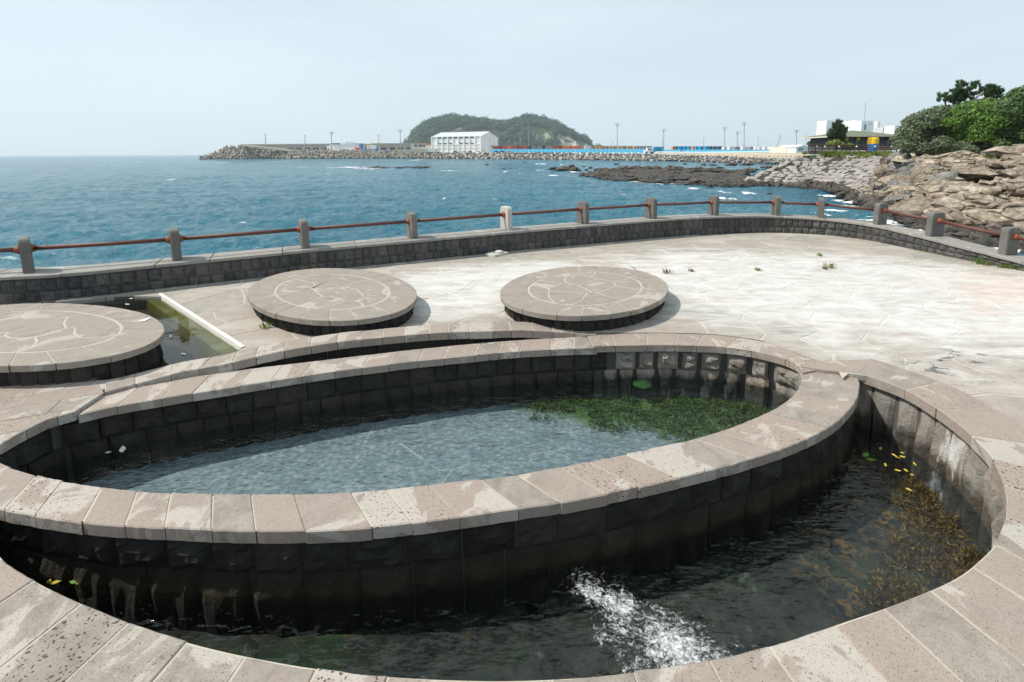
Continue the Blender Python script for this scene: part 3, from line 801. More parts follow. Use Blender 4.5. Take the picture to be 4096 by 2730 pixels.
v = [(p.x, p.y, brz_xy(p.x, p.y) - .005) for p in BR] + [(p.x, p.y, brz_xy(p.x, p.y) - .005) for p in Bk]; f = [(k, k + 1, 91 + k, 90 + k) for k in range(89)]; obj('mortar_bed', mesh('mortar_bed', v, f, 'mortar'), rim)
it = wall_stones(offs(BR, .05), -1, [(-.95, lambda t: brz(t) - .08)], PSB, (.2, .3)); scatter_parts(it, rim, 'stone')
v, f = vstrip(offs(BR, .055), -.98, -.066); obj('mortar_core', mesh('mortar_core', v, f, 'mortar_dark'), rim)
# slabs at the left, between basin, back channel and pool edge
lb = gp([(419, 1570), (381, 1517), (268, 1526), (0, 1548), (-420, 1565), (-420, 1780), (0, 1780), (77, 1735), (190, 1679), (300, 1648)])
lbp = []
def clip_half(poly, m, d):
    new = []
    for i in range(len(poly)):
        a, b = poly[i], poly[(i + 1) % len(poly)]; da, db = (a - m).dot(d), (b - m).dot(d)
        if da <= 0: new.append(a)
        if (da < 0) != (db < 0) and da != db: new.append(a.lerp(b, da / (da - db)))
    return new
# long courses running along the basin edge, cut into slabs
u = (G(419, 1570).to_2d() - G(0, 1640).to_2d()).normalized(); q0 = G(0, 1560).to_2d(); vn = Vector((u.y, -u.x))
left_poly = lb if area(lb) > 0 else lb[::-1]
rr = random.Random(3)
for row in range(-2, 9):
    a = q0 + vn * (row * .21); b = q0 + vn * ((row + 1) * .21)
    rowp = clip_half(clip_half(left_poly, a, -vn), b, vn)
    if len(rowp) < 3: continue
    s = -1.6 + rr.uniform(0, .4)
    while s < 2.2:
        e = s + rr.uniform(.38, .7)
        cell = clip_half(clip_half(rowp, q0 + u * s, -u), q0 + u * e, u); s = e
        if len(cell) < 3: continue
        cc = [cell[0]]
        for p in cell[1:]:
            if (p - cc[-1]).length > .015: cc.append(p)
        if len(cc) < 3 or abs(area(cc)) < .006: continue
        mb = MB(); prism(mb, inset(cc, .003), .002, -.075, .005, .002); mb.build('coping_stone', 'coping', rim)
mb = MB(); prism(mb, inset(left_poly, .012), -.003, -.075, .001); mb.build('mortar_bed', 'mortar', rim)

# ---- floors and water of the pools
n = N('pool_floor')
c = n.mix(n.rng(n.noise(3.5, 7, .66, dist=.8), .3, .7), (.13, .15, .155), (.26, .275, .265))
pb_ = n.vor(17, vec=n.vec((1, 1.2, 1))); c = n.mix(n.rng(pb_, .25, .6, 0, .55), c, (.085, .10, .10))
c = n.mix(n.rng(n.noise(22, 5, .7), .55, .70, 0, .6), c, (.46, .41, .29))
c = n.mix(n.rng(n.noise(5, 6, .7, dist=1.2), .40, .28, 0, .5), c, (.12, .135, .13))
e1 = n.vor(1.1, 'DISTANCE_TO_EDGE', n.vec((1, 1.3, 0), (.4, 0, 0)), 1.0)
c = n.mix(n.math('MULTIPLY', n.rng(e1, .0, .010, .45, 0), n.rng(n.noise(4, 4), .45, .6)), c, (.5, .46, .36))
# weed grows in the sunlit far-right end of the pool
p = n.sep()
wd = n.math('ADD', n.math('MULTIPLY', n.math('SUBTRACT', p[0], .9), .62), n.math('MULTIPLY', n.math('SUBTRACT', p[1], 3.55), 1.6))
wd = n.math('ADD', wd, n.math('MULTIPLY', n.math('SUBTRACT', n.noise(2.6, 6, .65), .5), 1.5))
gcol = n.mix(n.rng(n.noise(13, 5, .7, dist=1.0), .35, .68), (.010, .030, .006), (.10, .155, .018))
c = n.mix(n.rng(wd, .45, .85, 0, .95), c, gcol)
M['pool_floor'] = n.end(n.bsdf(c, .8, n.bump(n.noise(9, 4), .2, .008), .2))
struct('pool_floor', fill(inset(POOL, -.06) if area(POOL) > 0 else inset(POOL[::-1], -.06), ZPF, 'pool_floor', 'pool_floor'))
n = N('channel_floor')
a_ = n.noise(4.2, 7, .68, dist=1.2); b_ = n.noise(15, 5, .7, dist=.8)
c = n.mix(n.rng(a_, .36, .62), (.007, .009, .009), (.05, .047, .034))
c = n.mix(n.math('MULTIPLY', n.rng(b_, .50, .70, 0, .9), n.rng(n.math('ADD', n.sep()[0], n.math('MULTIPLY', n.math('SUBTRACT', n.noise(1.6, 3), .5), 3.0)), 1.6, 2.7, .12, 1)), c, (.34, .18, .04))
c = n.mix(n.rng(n.noise(2.1, 4), .52, .68, 0, .65), c, (.03, .055, .02))
c = n.mix(n.rng(n.noise(7, 5, .65), .62, .72, 0, .6), c, (.22, .20, .16))
M['channel_floor'] = n.end(n.bsdf(c, .85, n.bump(a_, .8, .05), .15))
FRP = RO[:188] + OU[2:]
frp = FRP if area(FRP) > 0 else FRP[::-1]
BKP = RB + BR[::-1][1:-1]
bkp = BKP if area(BKP) > 0 else BKP[::-1]
struct('channel_floor', fill(inset(frp, -.05), ZCF, 'channel_floor', 'channel_floor'))
struct('back_channel_floor', fill(inset(bkp, -.05), ZCF, 'channel_floor', 'back_channel_floor'))
struct('pool_water', fill(inset(POOL, -.03) if area(POOL) > 0 else inset(POOL[::-1], -.03), ZP, 'pool_water', 'pool_water'))
struct('channel_water', fill(FRP, ZC, 'channel_water', 'channel_water'))
struct('back_channel_water', fill(RB + BR[::-1][1:-1], ZC, 'channel_water', 'back_channel_water'))

# ================================================================== materials of the shore and harbour
def rock_mat(name, dark, mid, light, sc=1.0, crack=.6, rough=.9, wet=False, bd=.15):
    n = N(name); r = n.rnd()
    a = n.noise(.55 * sc, 7, .65, dist=.6); b = n.noise(3.2 * sc, 6, .7); e = n.vor(1.1 * sc, 'DISTANCE_TO_EDGE', n.vec((1, 1, 1.5)), 1.0)
    c = n.mix(n.rng(a, .34, .66), mid, light); c = n.mix(n.rng(b, .42, .68, .75, 0), c, dark)
    c = n.mix(n.rng(e, 0, .05, crack, 0), c, tuple(x * .5 for x in dark))
    c = n.mix(n.rng(n.math('FRACT', n.math('MULTIPLY', r, 11.3)), 0, 1, 0, .55), c, dark)
    p = n.sep()
    tide = n.rng(n.math('ADD', p[2], n.math('MULTIPLY', n.math('SUBTRACT', a, .5), 1.4)), SEA + .25, SEA + 1.1, .85, 0)   # weed-dark tide band
    c = n.mix(tide, c, (.018, .017, .014))
    h = n.math('ADD', n.math('MULTIPLY', b, .6), n.rng(e, 0, .12, 0, .6))
    M[name] = n.end(n.bsdf(c, n.rng(tide, 0, 1, rough, .35), n.bump(h, .9, bd), .3))
rock_mat('cliff_rock', (.12, .092, .066), (.42, .335, .245), (.68, .60, .49), .8, .25, bd=.3)
rock_mat('boulder_grey', (.10, .095, .09), (.23, .215, .20), (.34, .32, .30), 1.2, .0)
rock_mat('reef_rock', (.035, .030, .025), (.13, .105, .085), (.27, .215, .17), .8, .2)
rock_mat('revetment_stone', (.20, .18, .165), (.33, .305, .28), (.46, .43, .40), .5, .0)
rock_mat('jetty_rock', (.12, .115, .11), (.25, .24, .23), (.36, .34, .32), .15, .0, bd=.5)
rock_mat('armour_concrete', (.22, .20, .17), (.36, .33, .29), (.48, .44, .38), .15, .0, bd=.3)
simple('rubble_ground', (.05, .045, .04), .95, .4, .6, .8, bs=4)
simple('dry_slope', (.32, .28, .20), .95, .4, .7, .8, bs=3)
simple('white_paint', (.80, .80, .78), .6, .04, .2)
simple('cream_paint', (.72, .66, .54), .7, .04, .2)
simple('pale_grey', (.55, .56, .57), .6, .05, .2)
simple('roof_grey', (.47, .49, .51), .5, .05, .1)
simple('concrete_far', (.36, .36, .34), .9, .12, .15)
simple('concrete_beige', (.56, .49, .38), .9, .1, .15)
simple('dark_opening', (.05, .055, .06), .8)
simple('steel_grey', (.30, .33, .35), .5, .1, 1)
simple('fence_blue', (.06, .36, .58), .6, .06, .4)
simple('fence_pale', (.45, .66, .76), .6)
simple('wood_brown', (.115, .062, .042), .8, .25, 5)
simple('tank_yellow', (.80, .50, .015), .45, .05, 2)
simple('tank_blue', (.015, .20, .55), .45, .1, 2)
simple('window_dark', (.03, .05, .06), .15, .1, 1, spec=.6)
simple('bark', (.075, .055, .042), .9, .3, 6, .6)
simple('dead_wood', (.42, .36, .30), .9, .2, 6)
n = N('house_brick'); br = n.n('ShaderNodeTexBrick'); n.l(n.vec((1, 1, 1), (0, 0, 0), (R(90), 0, 0)), br.inputs['Vector'])
br.inputs['Scale'].default_value = 1.6; br.inputs['Color1'].default_value = (.10, .11, .11, 1); br.inputs['Color2'].default_value = (.13, .14, .138, 1); br.inputs['Mortar'].default_value = (.07, .075, .075, 1); br.inputs['Mortar Size'].default_value = .03
M['house_brick'] = n.end(n.bsdf(br.outputs[0], .85, n.bump(br.outputs[1], .3, .02), .2))
n = N('roof_green'); c = n.mix(n.noise(3, 5), (.115, .145, .095), (.165, .19, .125)); M['roof_green'] = n.end(n.bsdf(c, .9, n.bump(n.noise(14, 3), .6, .05), .2))
def leaf_mat(name, dark, mid, light, sc=1.0):
    n = N(name); a = n.noise(.8 * sc, 5, .6); b = n.noise(6 * sc, 3, .6); r = n.n('ShaderNodeNewGeometry').outputs['Random Per Island']
    c = n.mix(n.rng(a, .3, .7), dark, mid); c = n.mix(n.rng(n.math('ADD', r, n.math('MULTIPLY', b, .4)), .55, 1.3, 0, 1), c, light)
    d = n.bsdf(c, .6, None, .35); t = n.n('ShaderNodeBsdfTranslucent'); n.setin(t.inputs['Color'], n.mix(.5, c, light))
    ms = n.n('ShaderNodeMixShader'); ms.inputs[0].default_value = .28; n.l(d, ms.inputs[1]); n.l(t.outputs[0], ms.inputs[2]); M[name] = n.end(ms.outputs[0])
leaf_mat('leaf_grey', (.035, .058, .026), (.085, .122, .055), (.25, .29, .17))
leaf_mat('leaf_green', (.03, .07, .012), (.085, .18, .022), (.20, .32, .045))
leaf_mat('leaf_dark', (.025, .055, .016), (.06, .12, .03), (.16, .23, .07))
leaf_mat('needle', (.02, .05, .022), (.045, .10, .04), (.10, .17, .06))
leaf_mat('grass_green', (.06, .10, .02), (.14, .21, .04), (.33, .34, .07), 2)
leaf_mat('forest', (.016, .052, .030), (.034, .092, .05), (.07, .15, .075), .03)

# ------------------------------------------------------------------ builders for rock and plants
def rugged(seed, mat, sub=3, flat=.6, amp=.30, name='rock'):
    bm = bmesh.new(); bmesh.ops.create_icosphere(bm, subdivisions=sub, radius=.5)
    o = Vector((seed * 3.71, seed * 1.13, seed * 7.7))
    for v in bm.verts:
        d = v.co.normalized(); k = 1 + amp * noise.noise(o + d * 1.6) * 1.4 - amp * abs(noise.noise(o + d * 3.4)) * 1.5 + amp * .5 * noise.noise(o + d * 7)
        v.co = Vector((d.x * .5 * k, d.y * .5 * k, d.z * .5 * k * flat))
    me = bpy.data.meshes.new(name); bm.to_mesh(me); bm.free(); me.materials.append(M[mat]); return me
def leafcloud(mb, blobs, n, size, rs, shell=.35, upright=0.0, aspect=1.0):
    tot = sum(b[1][0] * b[1][2] for b in blobs)
    for c, r in blobs:
        for _ in range(int(n * r[0] * r[2] / tot)):
            d = Vector((rs.gauss(0, 1), rs.gauss(0, 1), rs.gauss(0, 1))).normalized()
            if d.z < -.45: d.z *= -.6
            k = 1 - shell * rs.random() ** 1.6
            k *= 1 + .22 * noise.noise(Vector(c) + d * 2.1)
            p = Vector(c) + Vector((d.x * r[0], d.y * r[1], d.z * r[2])) * k
            nrm = (d + Vector((rs.uniform(-1, 1), rs.uniform(-1, 1), rs.uniform(-.6, 1.0))) * .8).normalized()
            u = nrm.cross(Vector((rs.uniform(-1, 1), rs.uniform(-1, 1), rs.uniform(-1, 1)))).normalized(); v = nrm.cross(u)
            if upright: 
                v = (Vector((d.x * .8, d.y * .8, 1)) * upright + Vector((rs.uniform(-1, 1), rs.uniform(-1, 1), rs.uniform(-.4, 1))) * .6).normalized(); u = v.cross(nrm).normalized()
            s = size * rs.uniform(.6, 1.35); a = s * aspect
            mb.add([p - u * s * .5, p - v * a * .45 + u * s * .1, p + u * s * .5, p + v * a * .55], [(0, 1, 2, 3)])
    return mb
def bush(label, mat, blobs, n, size, seed, base, cat='bush', group=None, name='bush', stems=3):
    rs = random.Random(seed); t = thing(name, label, cat, base, group)
    leafcloud(MB(), blobs, n, size, rs).build('foliage', mat, t)
    sm = MB()
    for _ in range(stems):
        c, r = rs.choice(blobs); sm.tube([Vector(base) + Vector((rs.uniform(-.3, .3), 0, -.2)), Vector(base).lerp(Vector(c), .5) + Vector((rs.uniform(-.2, .2), 0, .2)), Vector(c)], [.09, .06, .03], 6)
    sm.build('stem', 'bark', t)
    return t

# ================================================================== the rocky bank on the right
BK = [((2925, 748), (3215, 624), 66), ((3196, 757), (3330, 620), 66), ((3318, 776), (3450, 620), 63), ((3433, 823), (3560, 624), 57), ((3494, 848), (3615, 645), 49),
      ((3581, 886), (3700, 652), 45), ((3764, 958), (3850, 650), 42), ((3916, 990), (3960, 634), 40), ((4096, 1014), (4096, 606), 39), ((4420, 1050), (4420, 592), 38), ((4900, 1090), (4900, 580), 38)]
def bank(u, v):
    i = min(int(u), len(BK) - 2); f = u - i; f = f * f * (3 - 2 * f) * .5 + f * .5
    def rows(k):
        b, t, Y = BK[k]; return G(*b, SEA), at(*t, Y)
    b0, t0 = rows(i); b1, t1 = rows(i + 1); b = b0.lerp(b1, f); t = t0.lerp(t1, f)
    p = b.lerp(t, v); return p
BN = (bank(8, 1) - bank(8, 0)).cross(Vector((-1, 0, 0)))
NUc, NVc = 170, 60
def bank_mesh(u0, u1, nu, nv, mat, amp, name, back=20, below=.6):
    vs = []; fs = []
    for j in range(nv + 4):
        v = j / nv
        for i in range(nu + 1):
            u = u0 + (u1 - u0) * i / nu
            if j <= nv:
                p = bank(u, v)
                env = min(1, v * 5)
                q = p * .42 + Vector((.35 * noise.noise(p * .3), 0, .35 * noise.noise(p * .3 + Vector((9, 0, 0)))))
                c1 = noise.noise(p * .16)
                va = noise.voronoi(Vector((q.x * .9, q.y * .6, q.z * 1.5)))[0]; vb = noise.voronoi(q * 2.3)[0]; vc = noise.voronoi(q * 5.5)[0]
                d = amp * (.8 * c1 + .85 * min(.42, va[1] - va[0]) + .42 * min(.4, vb[1] - vb[0]) + .16 * min(.4, vc[1] - vc[0]) + .10 * noise.noise(q * 9) - .25)
                p = p + Vector((0, -.45, .9)) * d * env
                if j == 0: p.z -= below
            else:
                p = bank(u, 1); hd_ = Vector((p.x, p.y, 0)).normalized(); p = p + hd_ * ((j - nv) * back / 3) + Vector((0, 0, -.12))
            vs.append(p)
    q = nu + 1
    fs = [(j * q + i, j * q + i + 1, (j + 1) * q + i + 1, (j + 1) * q + i) for j in range(nv + 3) for i in range(nu)]
    return mesh(name, vs, fs, mat)
shore = struct('rocky_shore', bank_mesh(3.4, 10, 330, 120, 'cliff_rock', 1.75, 'rocky_shore'))
revet = struct('shore_embankment', bank_mesh(0, 3.6, 80, 20, 'rubble_ground', .25, 'shore_embankment'))
# fitted stones of the embankment slope
rs = random.Random(5)
RV = [hull_rock(40 + i, 'revetment_stone', .55, 22, 'stone', .22) for i in range(10)]
items = []
for row in range(11):
    v = .10 + row * .083
    u = -.02 + (row % 2) * .06
    while u < 3.55:
        p = bank(max(0, u), v); q = bank(max(0, u) + .03, v); ds = (q - p).length / .03
        wd = rs.uniform(.85, 1.45)
        t = (q - p).normalized(); up = (bank(max(0, u), min(1, v + .05)) - bank(max(0, u), v - .05)).normalized(); nm = t.cross(up).normalized()
        if nm.y > 0: nm = -nm
        a = rs.uniform(-.35, .35); t2 = t * math.cos(a) + up * math.sin(a); u2 = up * math.cos(a) - t * math.sin(a)
        hgt = (bank(max(0, u), min(1, v + .0415)) - bank(max(0, u), v - .0415)).length * rs.uniform(1.12, 1.3)
        sx, sy, sz = wd * 1.15, hgt, rs.uniform(.8, 1.1)
        m = Matrix(((t2.x * sx, u2.x * sy, nm.x * sz, p.x), (t2.y * sx, u2.y * sy, nm.y * sz, p.y), (t2.z * sx, u2.z * sy, nm.z * sz, p.z), (0, 0, 0, 1)))
        m = m @ Matrix.Rotation(rs.choice((0, math.pi)), 4, 'Z')
        items.append((rs.choice(RV), m, wd / p.y)); u += wd / ds
scatter_parts(items, revet, 'stone')
# tumbled boulders on the shore
BG = [hull_rock(70 + i, 'boulder_grey', .8, 20, 'boulder', .3) for i in range(8)] + [hull_rock(90 + i, 'cliff_rock', .8, 20, 'boulder', .3) for i in range(5)]
DK = [rugged(10 + i, 'reef_rock', 2, .8, .42, 'boulder') for i in range(6)]
items = []
for _ in range(420):
    u = rs.uniform(3.0, 5.9); v = rs.random() ** .9
    if u > 5.2 and v > .55: continue
    p = bank(u, v); s = rs.choice((.35, .5, .6, .8, 1.0, 1.5)) * rs.uniform(.8, 1.2)
    if rs.random() < .4: s *= .6
    p = p + Vector((0, -.2, .25)) * 1
    m = Matrix.Translation(p) @ Matrix.Rotation(rs.uniform(0, 6.28), 4, 'Z') @ Matrix.Rotation(rs.uniform(-.5, .5), 4, 'X') @ Matrix.Diagonal((s * rs.uniform(.9, 1.5), s, s * rs.uniform(.8, 1.1), 1))
    items.append((rs.choice(BG), m, s / p.y))
for _ in range(330):
    u = rs.uniform(0.0, 7.5); v = rs.uniform(-.05, .16) if u < 3 else rs.uniform(-.03, .13)
    p = bank(u, max(0, v)); 
    if v < 0: p = p + Vector((0, v * 40, -.1))
    s = rs.uniform(.4, 1.5) * (1.0 if u < 4 else .8)
    m = Matrix.Translation(p + Vector((0, 0, .1))) @ Matrix.Rotation(rs.uniform(0, 6.28), 4, 'Z') @ Matrix.Diagonal((s * 1.4, s, s, 1))
    items.append((rs.choice(DK), m, s / p.y))
for _ in range(46):
    u = rs.uniform(3.3, 5.7); v = rs.uniform(.15, .95); p = bank(u, v) + Vector((0, -.3, .45)); s = rs.uniform(1.2, 2.5)
    items.append((rs.choice(BG), Matrix.Translation(p) @ Matrix.Rotation(rs.uniform(0, 6.28), 4, 'Z') @ Matrix.Rotation(rs.uniform(-.6, .6), 4, 'X') @ Matrix.Diagonal((s * rs.uniform(.9, 1.4), s, s * rs.uniform(.75, 1.1), 1)), 1 + s / p.y))
CB = [hull_rock(150 + i, 'cliff_rock', .75, 18, 'boulder', .38) for i in range(9)]
for _ in range(170):
    u = rs.uniform(5.0, 9.8); v = rs.uniform(.10, .96); p = bank(u, v) + Vector((0, -.35, .5)); s = rs.choice((.7, 1.0, 1.4, 2.0, 2.8)) * rs.uniform(.8, 1.2)
    items.append((rs.choice(CB), Matrix.Translation(p) @ Matrix.Rotation(rs.uniform(0, 6.28), 4, 'Z') @ Matrix.Rotation(rs.uniform(-.5, .5), 4, 'X') @ Matrix.Diagonal((s * rs.uniform(1, 1.6), s, s * rs.uniform(.6, .9), 1)), .05 + s / p.y))
scatter_parts(items, shore, 'boulder')

# grass and weeds along the embankment top and the cliff
rs = random.Random(9); gm = MB()
def tuft(mb, p, h, n, rs, w=.05, spread=.5):
    for _ in range(n):
        a = rs.uniform(0, 6.28); l = h * rs.uniform(.5, 1.1); d = Vector((math.cos(a), math.sin(a), 0)); b = Vector(p) + d * rs.uniform(0, spread * h)
        s = Vector((-d.y, d.x, 0)) * w; tip = b + d * l * rs.uniform(.2, .7) + Vector((0, 0, l))
        mb.add([b - s, b + s, (b + tip) / 2 + s * .8 + Vector((0, 0, l * .15)), tip, (b + tip) / 2 - s * .8 + Vector((0, 0, l * .15))], [(0, 1, 2, 3, 4)])
for _ in range(900):
    u = rs.uniform(0, 3.6); v = 1 - abs(rs.gauss(0, .06)) 
    if noise.noise(Vector((u * 2.1, v * 9, 0))) < -.12: continue
    tuft(gm, bank(u, min(1, v)) + Vector((0, -.1, .25)), rs.uniform(.2, .55), 5, rs, .06)
for _ in range(700):
    u = rs.uniform(5.9, 9.6); v = rs.uniform(.72, 1.0)
    if noise.noise(Vector((u * 1.7, v * 7, 4))) < .22: continue
    tuft(gm, bank(u, v) + Vector((0, -.3, .5)), rs.uniform(.12, .32), 4, rs, .04)
o = gm.build('bank_grass', 'grass_green'); o['kind'] = 'stuff'; o['label'] = 'green and yellow grass tufts along the top of the stony bank'; o['category'] = 'grass'

# ---- bushes and the wind-bent pine above the rocks
def zp(zx, zy, Y): return at(3196 + zx * .3827, 280 + zy * .3827, Y)
def blobset(pts, Y, rs, sy=1.0):
    out = []
    for zx, zy, r in pts:
        c = zp(zx, zy, Y + rs.uniform(-1.2, 1.2)); m = r * .3827 * Y / F
        out.append((c, (m, m * sy, m * rs.uniform(.78, .95))))
    return out
rs = random.Random(31)
b = blobset([(1080, 800, 90), (1180, 700, 150), (1320, 560, 170), (1450, 480, 120), (1260, 820, 140), (1420, 700, 180), (1180, 560, 90), (1560, 470, 110), (1400, 830, 110), (1110, 640, 80), (1540, 600, 120), (1060, 720, 70), (1330, 880, 70), (1500, 800, 130)], 48, rs)
bush('silvery green bush spilling over the boulders beside the boardwalk end', 'leaf_grey', b, 20000, .19, 1, zp(1250, 900, 48))
b = blobset([(1700, 600, 170), (1800, 460, 150), (1930, 430, 140), (1960, 560, 170), (1640, 740, 140), (1850, 700, 170), (2020, 700, 130), (1700, 440, 90), (2030, 480, 90), (1590, 560, 90), (1760, 820, 110), (1920, 800, 110), (2080, 600, 110)], 45.5, rs)
bush('bright green creeper-covered bush under the bent pine', 'leaf_green', b, 20000, .19, 2, zp(1800, 880, 46))
b = blobset([(2200, 420, 160), (2330, 320, 150), (2260, 560, 180), (2400, 480, 190), (2150, 660, 130), (2450, 640, 170), (2560, 400, 220), (2330, 700, 120), (2280, 240, 60), (2130, 520, 130), (2200, 760, 90), (2380, 260, 110), (2100, 780, 70), (2260, 800, 80), (2420, 780, 110), (2560, 720, 160)], 44, rs)
bush('tall dark green bush at the head of the pale cliff', 'leaf_dark', b, 22000, .19, 3, zp(2300, 760, 44.5))
b = blobset([(1560, 850, 95), (1690, 830, 110), (1780, 850, 80), (1500, 780, 90), (1880, 830, 90), (1620, 900, 50), (1980, 790, 70)], 44.5, rs)
bush('low grey-green bush hanging over the rocks below the creeper', 'leaf_grey', b, 7000, .15, 4, zp(1700, 900, 45))
# hillside behind the bushes so that they grow from ground
SILH = [(900, 930), (1050, 880), (1150, 800), (1300, 640), (1500, 560), (1700, 520), (4000, 480)]
vs = []; fs = []
for j in (-1, 0, 1, 2, 3, 4, 5, 6):
    for i in range(25):
        zx = 960 + i * 90; sil = 0
        for (xa, ya), (xb, yb) in zip(SILH, SILH[1:]):
            if xa <= zx <= xb: sil = ya + (yb - ya) * (zx - xa) / (xb - xa)
        p = zp(zx, 950 + (sil - 950) * j / 6, 46.0 + j * 2.0); p.z += .3 * noise.noise(p * .3); vs.append(p)
fs = [(j * 25 + i, j * 25 + i + 1, (j + 1) * 25 + i + 1, (j + 1) * 25 + i) for j in range(7) for i in range(24)]
struct('hillside', mesh('hillside', vs, fs, 'dry_slope'))

def pine(label, Y, trunk, limbs, tufts, n, size, seed, group=None, bare=None):
    rs = random.Random(seed); base = zp(*trunk[0], Y); t = thing('pine_tree', label, 'tree', base, group)
    k = .3827 * Y / F
    tr = MB().tube([zp(x, y, Y) for x, y in trunk], [k * 13 * (1 - .6 * i / len(trunk)) for i in range(len(trunk))], 7).build('trunk', 'bark', t)
    for l in limbs:
        yy = rs.uniform(-.6, .6)
        MB().tube([zp(x, y, Y + yy * i) for i, (x, y) in enumerate(l)], [k * 7 * (1 - .5 * i / len(l)) for i in range(len(l))], 6).build('limb', 'bark', t)
    if bare:
        for l in bare: MB().tube([zp(x, y, Y - .6) for x, y in l], [k * 10 * (1 - .75 * i / len(l)) for i in range(len(l))], 6).build('bare_branch', 'dead_wood', t)
    bl = []
    for x, y, r in tufts:
        for _ in range(15):
            c = zp(x + rs.uniform(-.95, .95) * r, y + rs.uniform(-.7, .6) * r, Y + rs.uniform(-1, 1) * r * k); m = k * r * rs.uniform(.14, .26); bl.append((c, (m, m, m * .8)))
    leafcloud(MB(), bl, n, size * .26, rs, .9, 1.0, 5.0).build('crown', 'needle', t)
    return t
pine('wind-bent pine with a bare curved branch on top of the bushes', 50, [(1640, 420), (1670, 360), (1690, 290), (1700, 200), (1700, 120)],
     [[(1670, 360), (1590, 340), (1530, 320)], [(1690, 290), (1760, 240), (1840, 180), (1860, 140)], [(1670, 360), (1760, 340), (1900, 310), (2000, 260)], [(1900, 310), (2060, 280), (2110, 230)], [(1530, 320), (1530, 380), (1520, 430)]],
     [(1500, 290, 55), (1560, 310, 45), (1690, 140, 50), (1700, 210, 75), (1660, 260, 70), (1740, 290, 70), (1850, 160, 50), (1840, 230, 70), (1950, 230, 55), (2030, 220, 75), (2090, 220, 50), (2080, 290, 60), (1980, 290, 55), (1690, 330, 60), (2000, 190, 40), (1620, 330, 45)], 9000, .34, 5,
     bare=[[(1990, 300), (1900, 312), (1830, 310), (1785, 270), (1770, 220), (1790, 170)], [(1830, 310), (1880, 270), (1930, 230)]])

# ================================================================== house, tank and boardwalk on the embankment
HYd = 73.0
hl = zp(435, 800, HYd); hr = zp(1000, 800, HYd)
zb = zp(435, 845, HYd).z; ze = zp(700, 690, HYd).z; za = zp(755, 622, HYd).z
house = thing('visitor_house', 'low grey block house with green hipped roof behind the boardwalk', 'house', ((hl.x + hr.x) / 2, HYd, zb))
hw = hr.x - hl.x; hc = (hl.x + hr.x) / 2; hd = 7.5
mb = MB(); mb.box((hc, HYd + hd / 2, (zb + ze) / 2), (hw, hd, ze - zb)); wl = mb.build('wall', 'house_brick', house)
ov = 1.15; x0, x1, y0, y1 = hl.x - ov, hr.x + ov * .6, HYd - ov, HYd + hd + ov
mb = MB(); rx0, rx1 = hc - .2, hc + .4; ym = HYd + hd / 2
mb.add([(x0, y0, ze), (x1, y0, ze), (x1, y1, ze), (x0, y1, ze), (rx0, ym, za), (rx1, ym, za)], [(0, 1, 5, 4), (1, 2, 5), (2, 3, 4, 5), (3, 0, 4)])
rf = mb.build('roof', 'roof_green', house)
mb = MB(); mb.box(((x0 + x1) / 2, (y0 + y1) / 2, ze - .09), (x1 - x0 + .02, y1 - y0 + .02, .17)); mb.build('eaves_board', 'cream_paint', rf)
for a, b_ in ((455, 490), (575, 612), (905, 946)):
    p = zp(a, 790, HYd); q = zp(b_, 706, HYd)
    mb = MB(); mb.box(((p.x + q.x) / 2, HYd - .01, (p.z + q.z) / 2), (q.x - p.x, .12, q.z - p.z)); wd = mb.build('window', 'window_dark', house)
    cxw = (p.x + q.x) / 2
    mb = MB(); mb.box((cxw, HYd - .10, (p.z + q.z) / 2), (.05, .06, q.z - p.z)); mb.build('mullion', 'steel_grey', wd)
    mb = MB(); mb.box((cxw + .15, HYd - .22, q.z - .25), (.42, .34, .50)); mb.build('lamp_box', 'tank_yellow', house)
# water tank
TY = 69.0; tc_ = zp(766, 852, TY); tr_ = 46 * .3827 * TY / F
tank = thing('water_tank', 'yellow and blue upright water tank beside the boardwalk', 'tank', (tc_.x, TY, tc_.z - .4))
zz = lambda y: zp(766, y, TY).z
MB().lathe([(tr_, zz(870)), (tr_, zz(775))], (tc_.x, TY, 0), 20).build('lower_shell', 'tank_blue', tank, False)
MB().lathe([(tr_ * 1.005, zz(775)), (tr_ * 1.005, zz(725)), (tr_ * .93, zz(713)), (tr_ * .8, zz(708))], (tc_.x, TY, 0), 20).build('upper_shell', 'tank_yellow', tank, False)
mb = MB()
for k in range(14):
    a = 2 * math.pi * k / 14; d = Vector((math.cos(a), math.sin(a), 0)) * tr_ * .8; mb.tube([Vector((tc_.x, TY, zz(708))) + d, Vector((tc_.x, TY, zz(672))) + d], .018, 5)
for y in (674, 690):
    mb.tube([Vector((tc_.x + math.cos(2 * math.pi * k / 14) * tr_ * .8, TY + math.sin(2 * math.pi * k / 14) * tr_ * .8, zz(y))) for k in range(15)], .02, 5)
mb.build('guard_rail', 'steel_grey', tank)
mb = MB()
for s in (-.16, .16): mb.tube([(tc_.x - tr_ - .1, TY - .2 + s, zz(870)), (tc_.x - tr_ - .1, TY - .2 + s, zz(690))], .03, 5)
for k in range(9): mb.tube([(tc_.x - tr_ - .1, TY - .38, zz(865) + k * .33), (tc_.x - tr_ - .1, TY - .02, zz(865) + k * .33)], .02, 5)
mb.build('ladder', 'rust', tank)
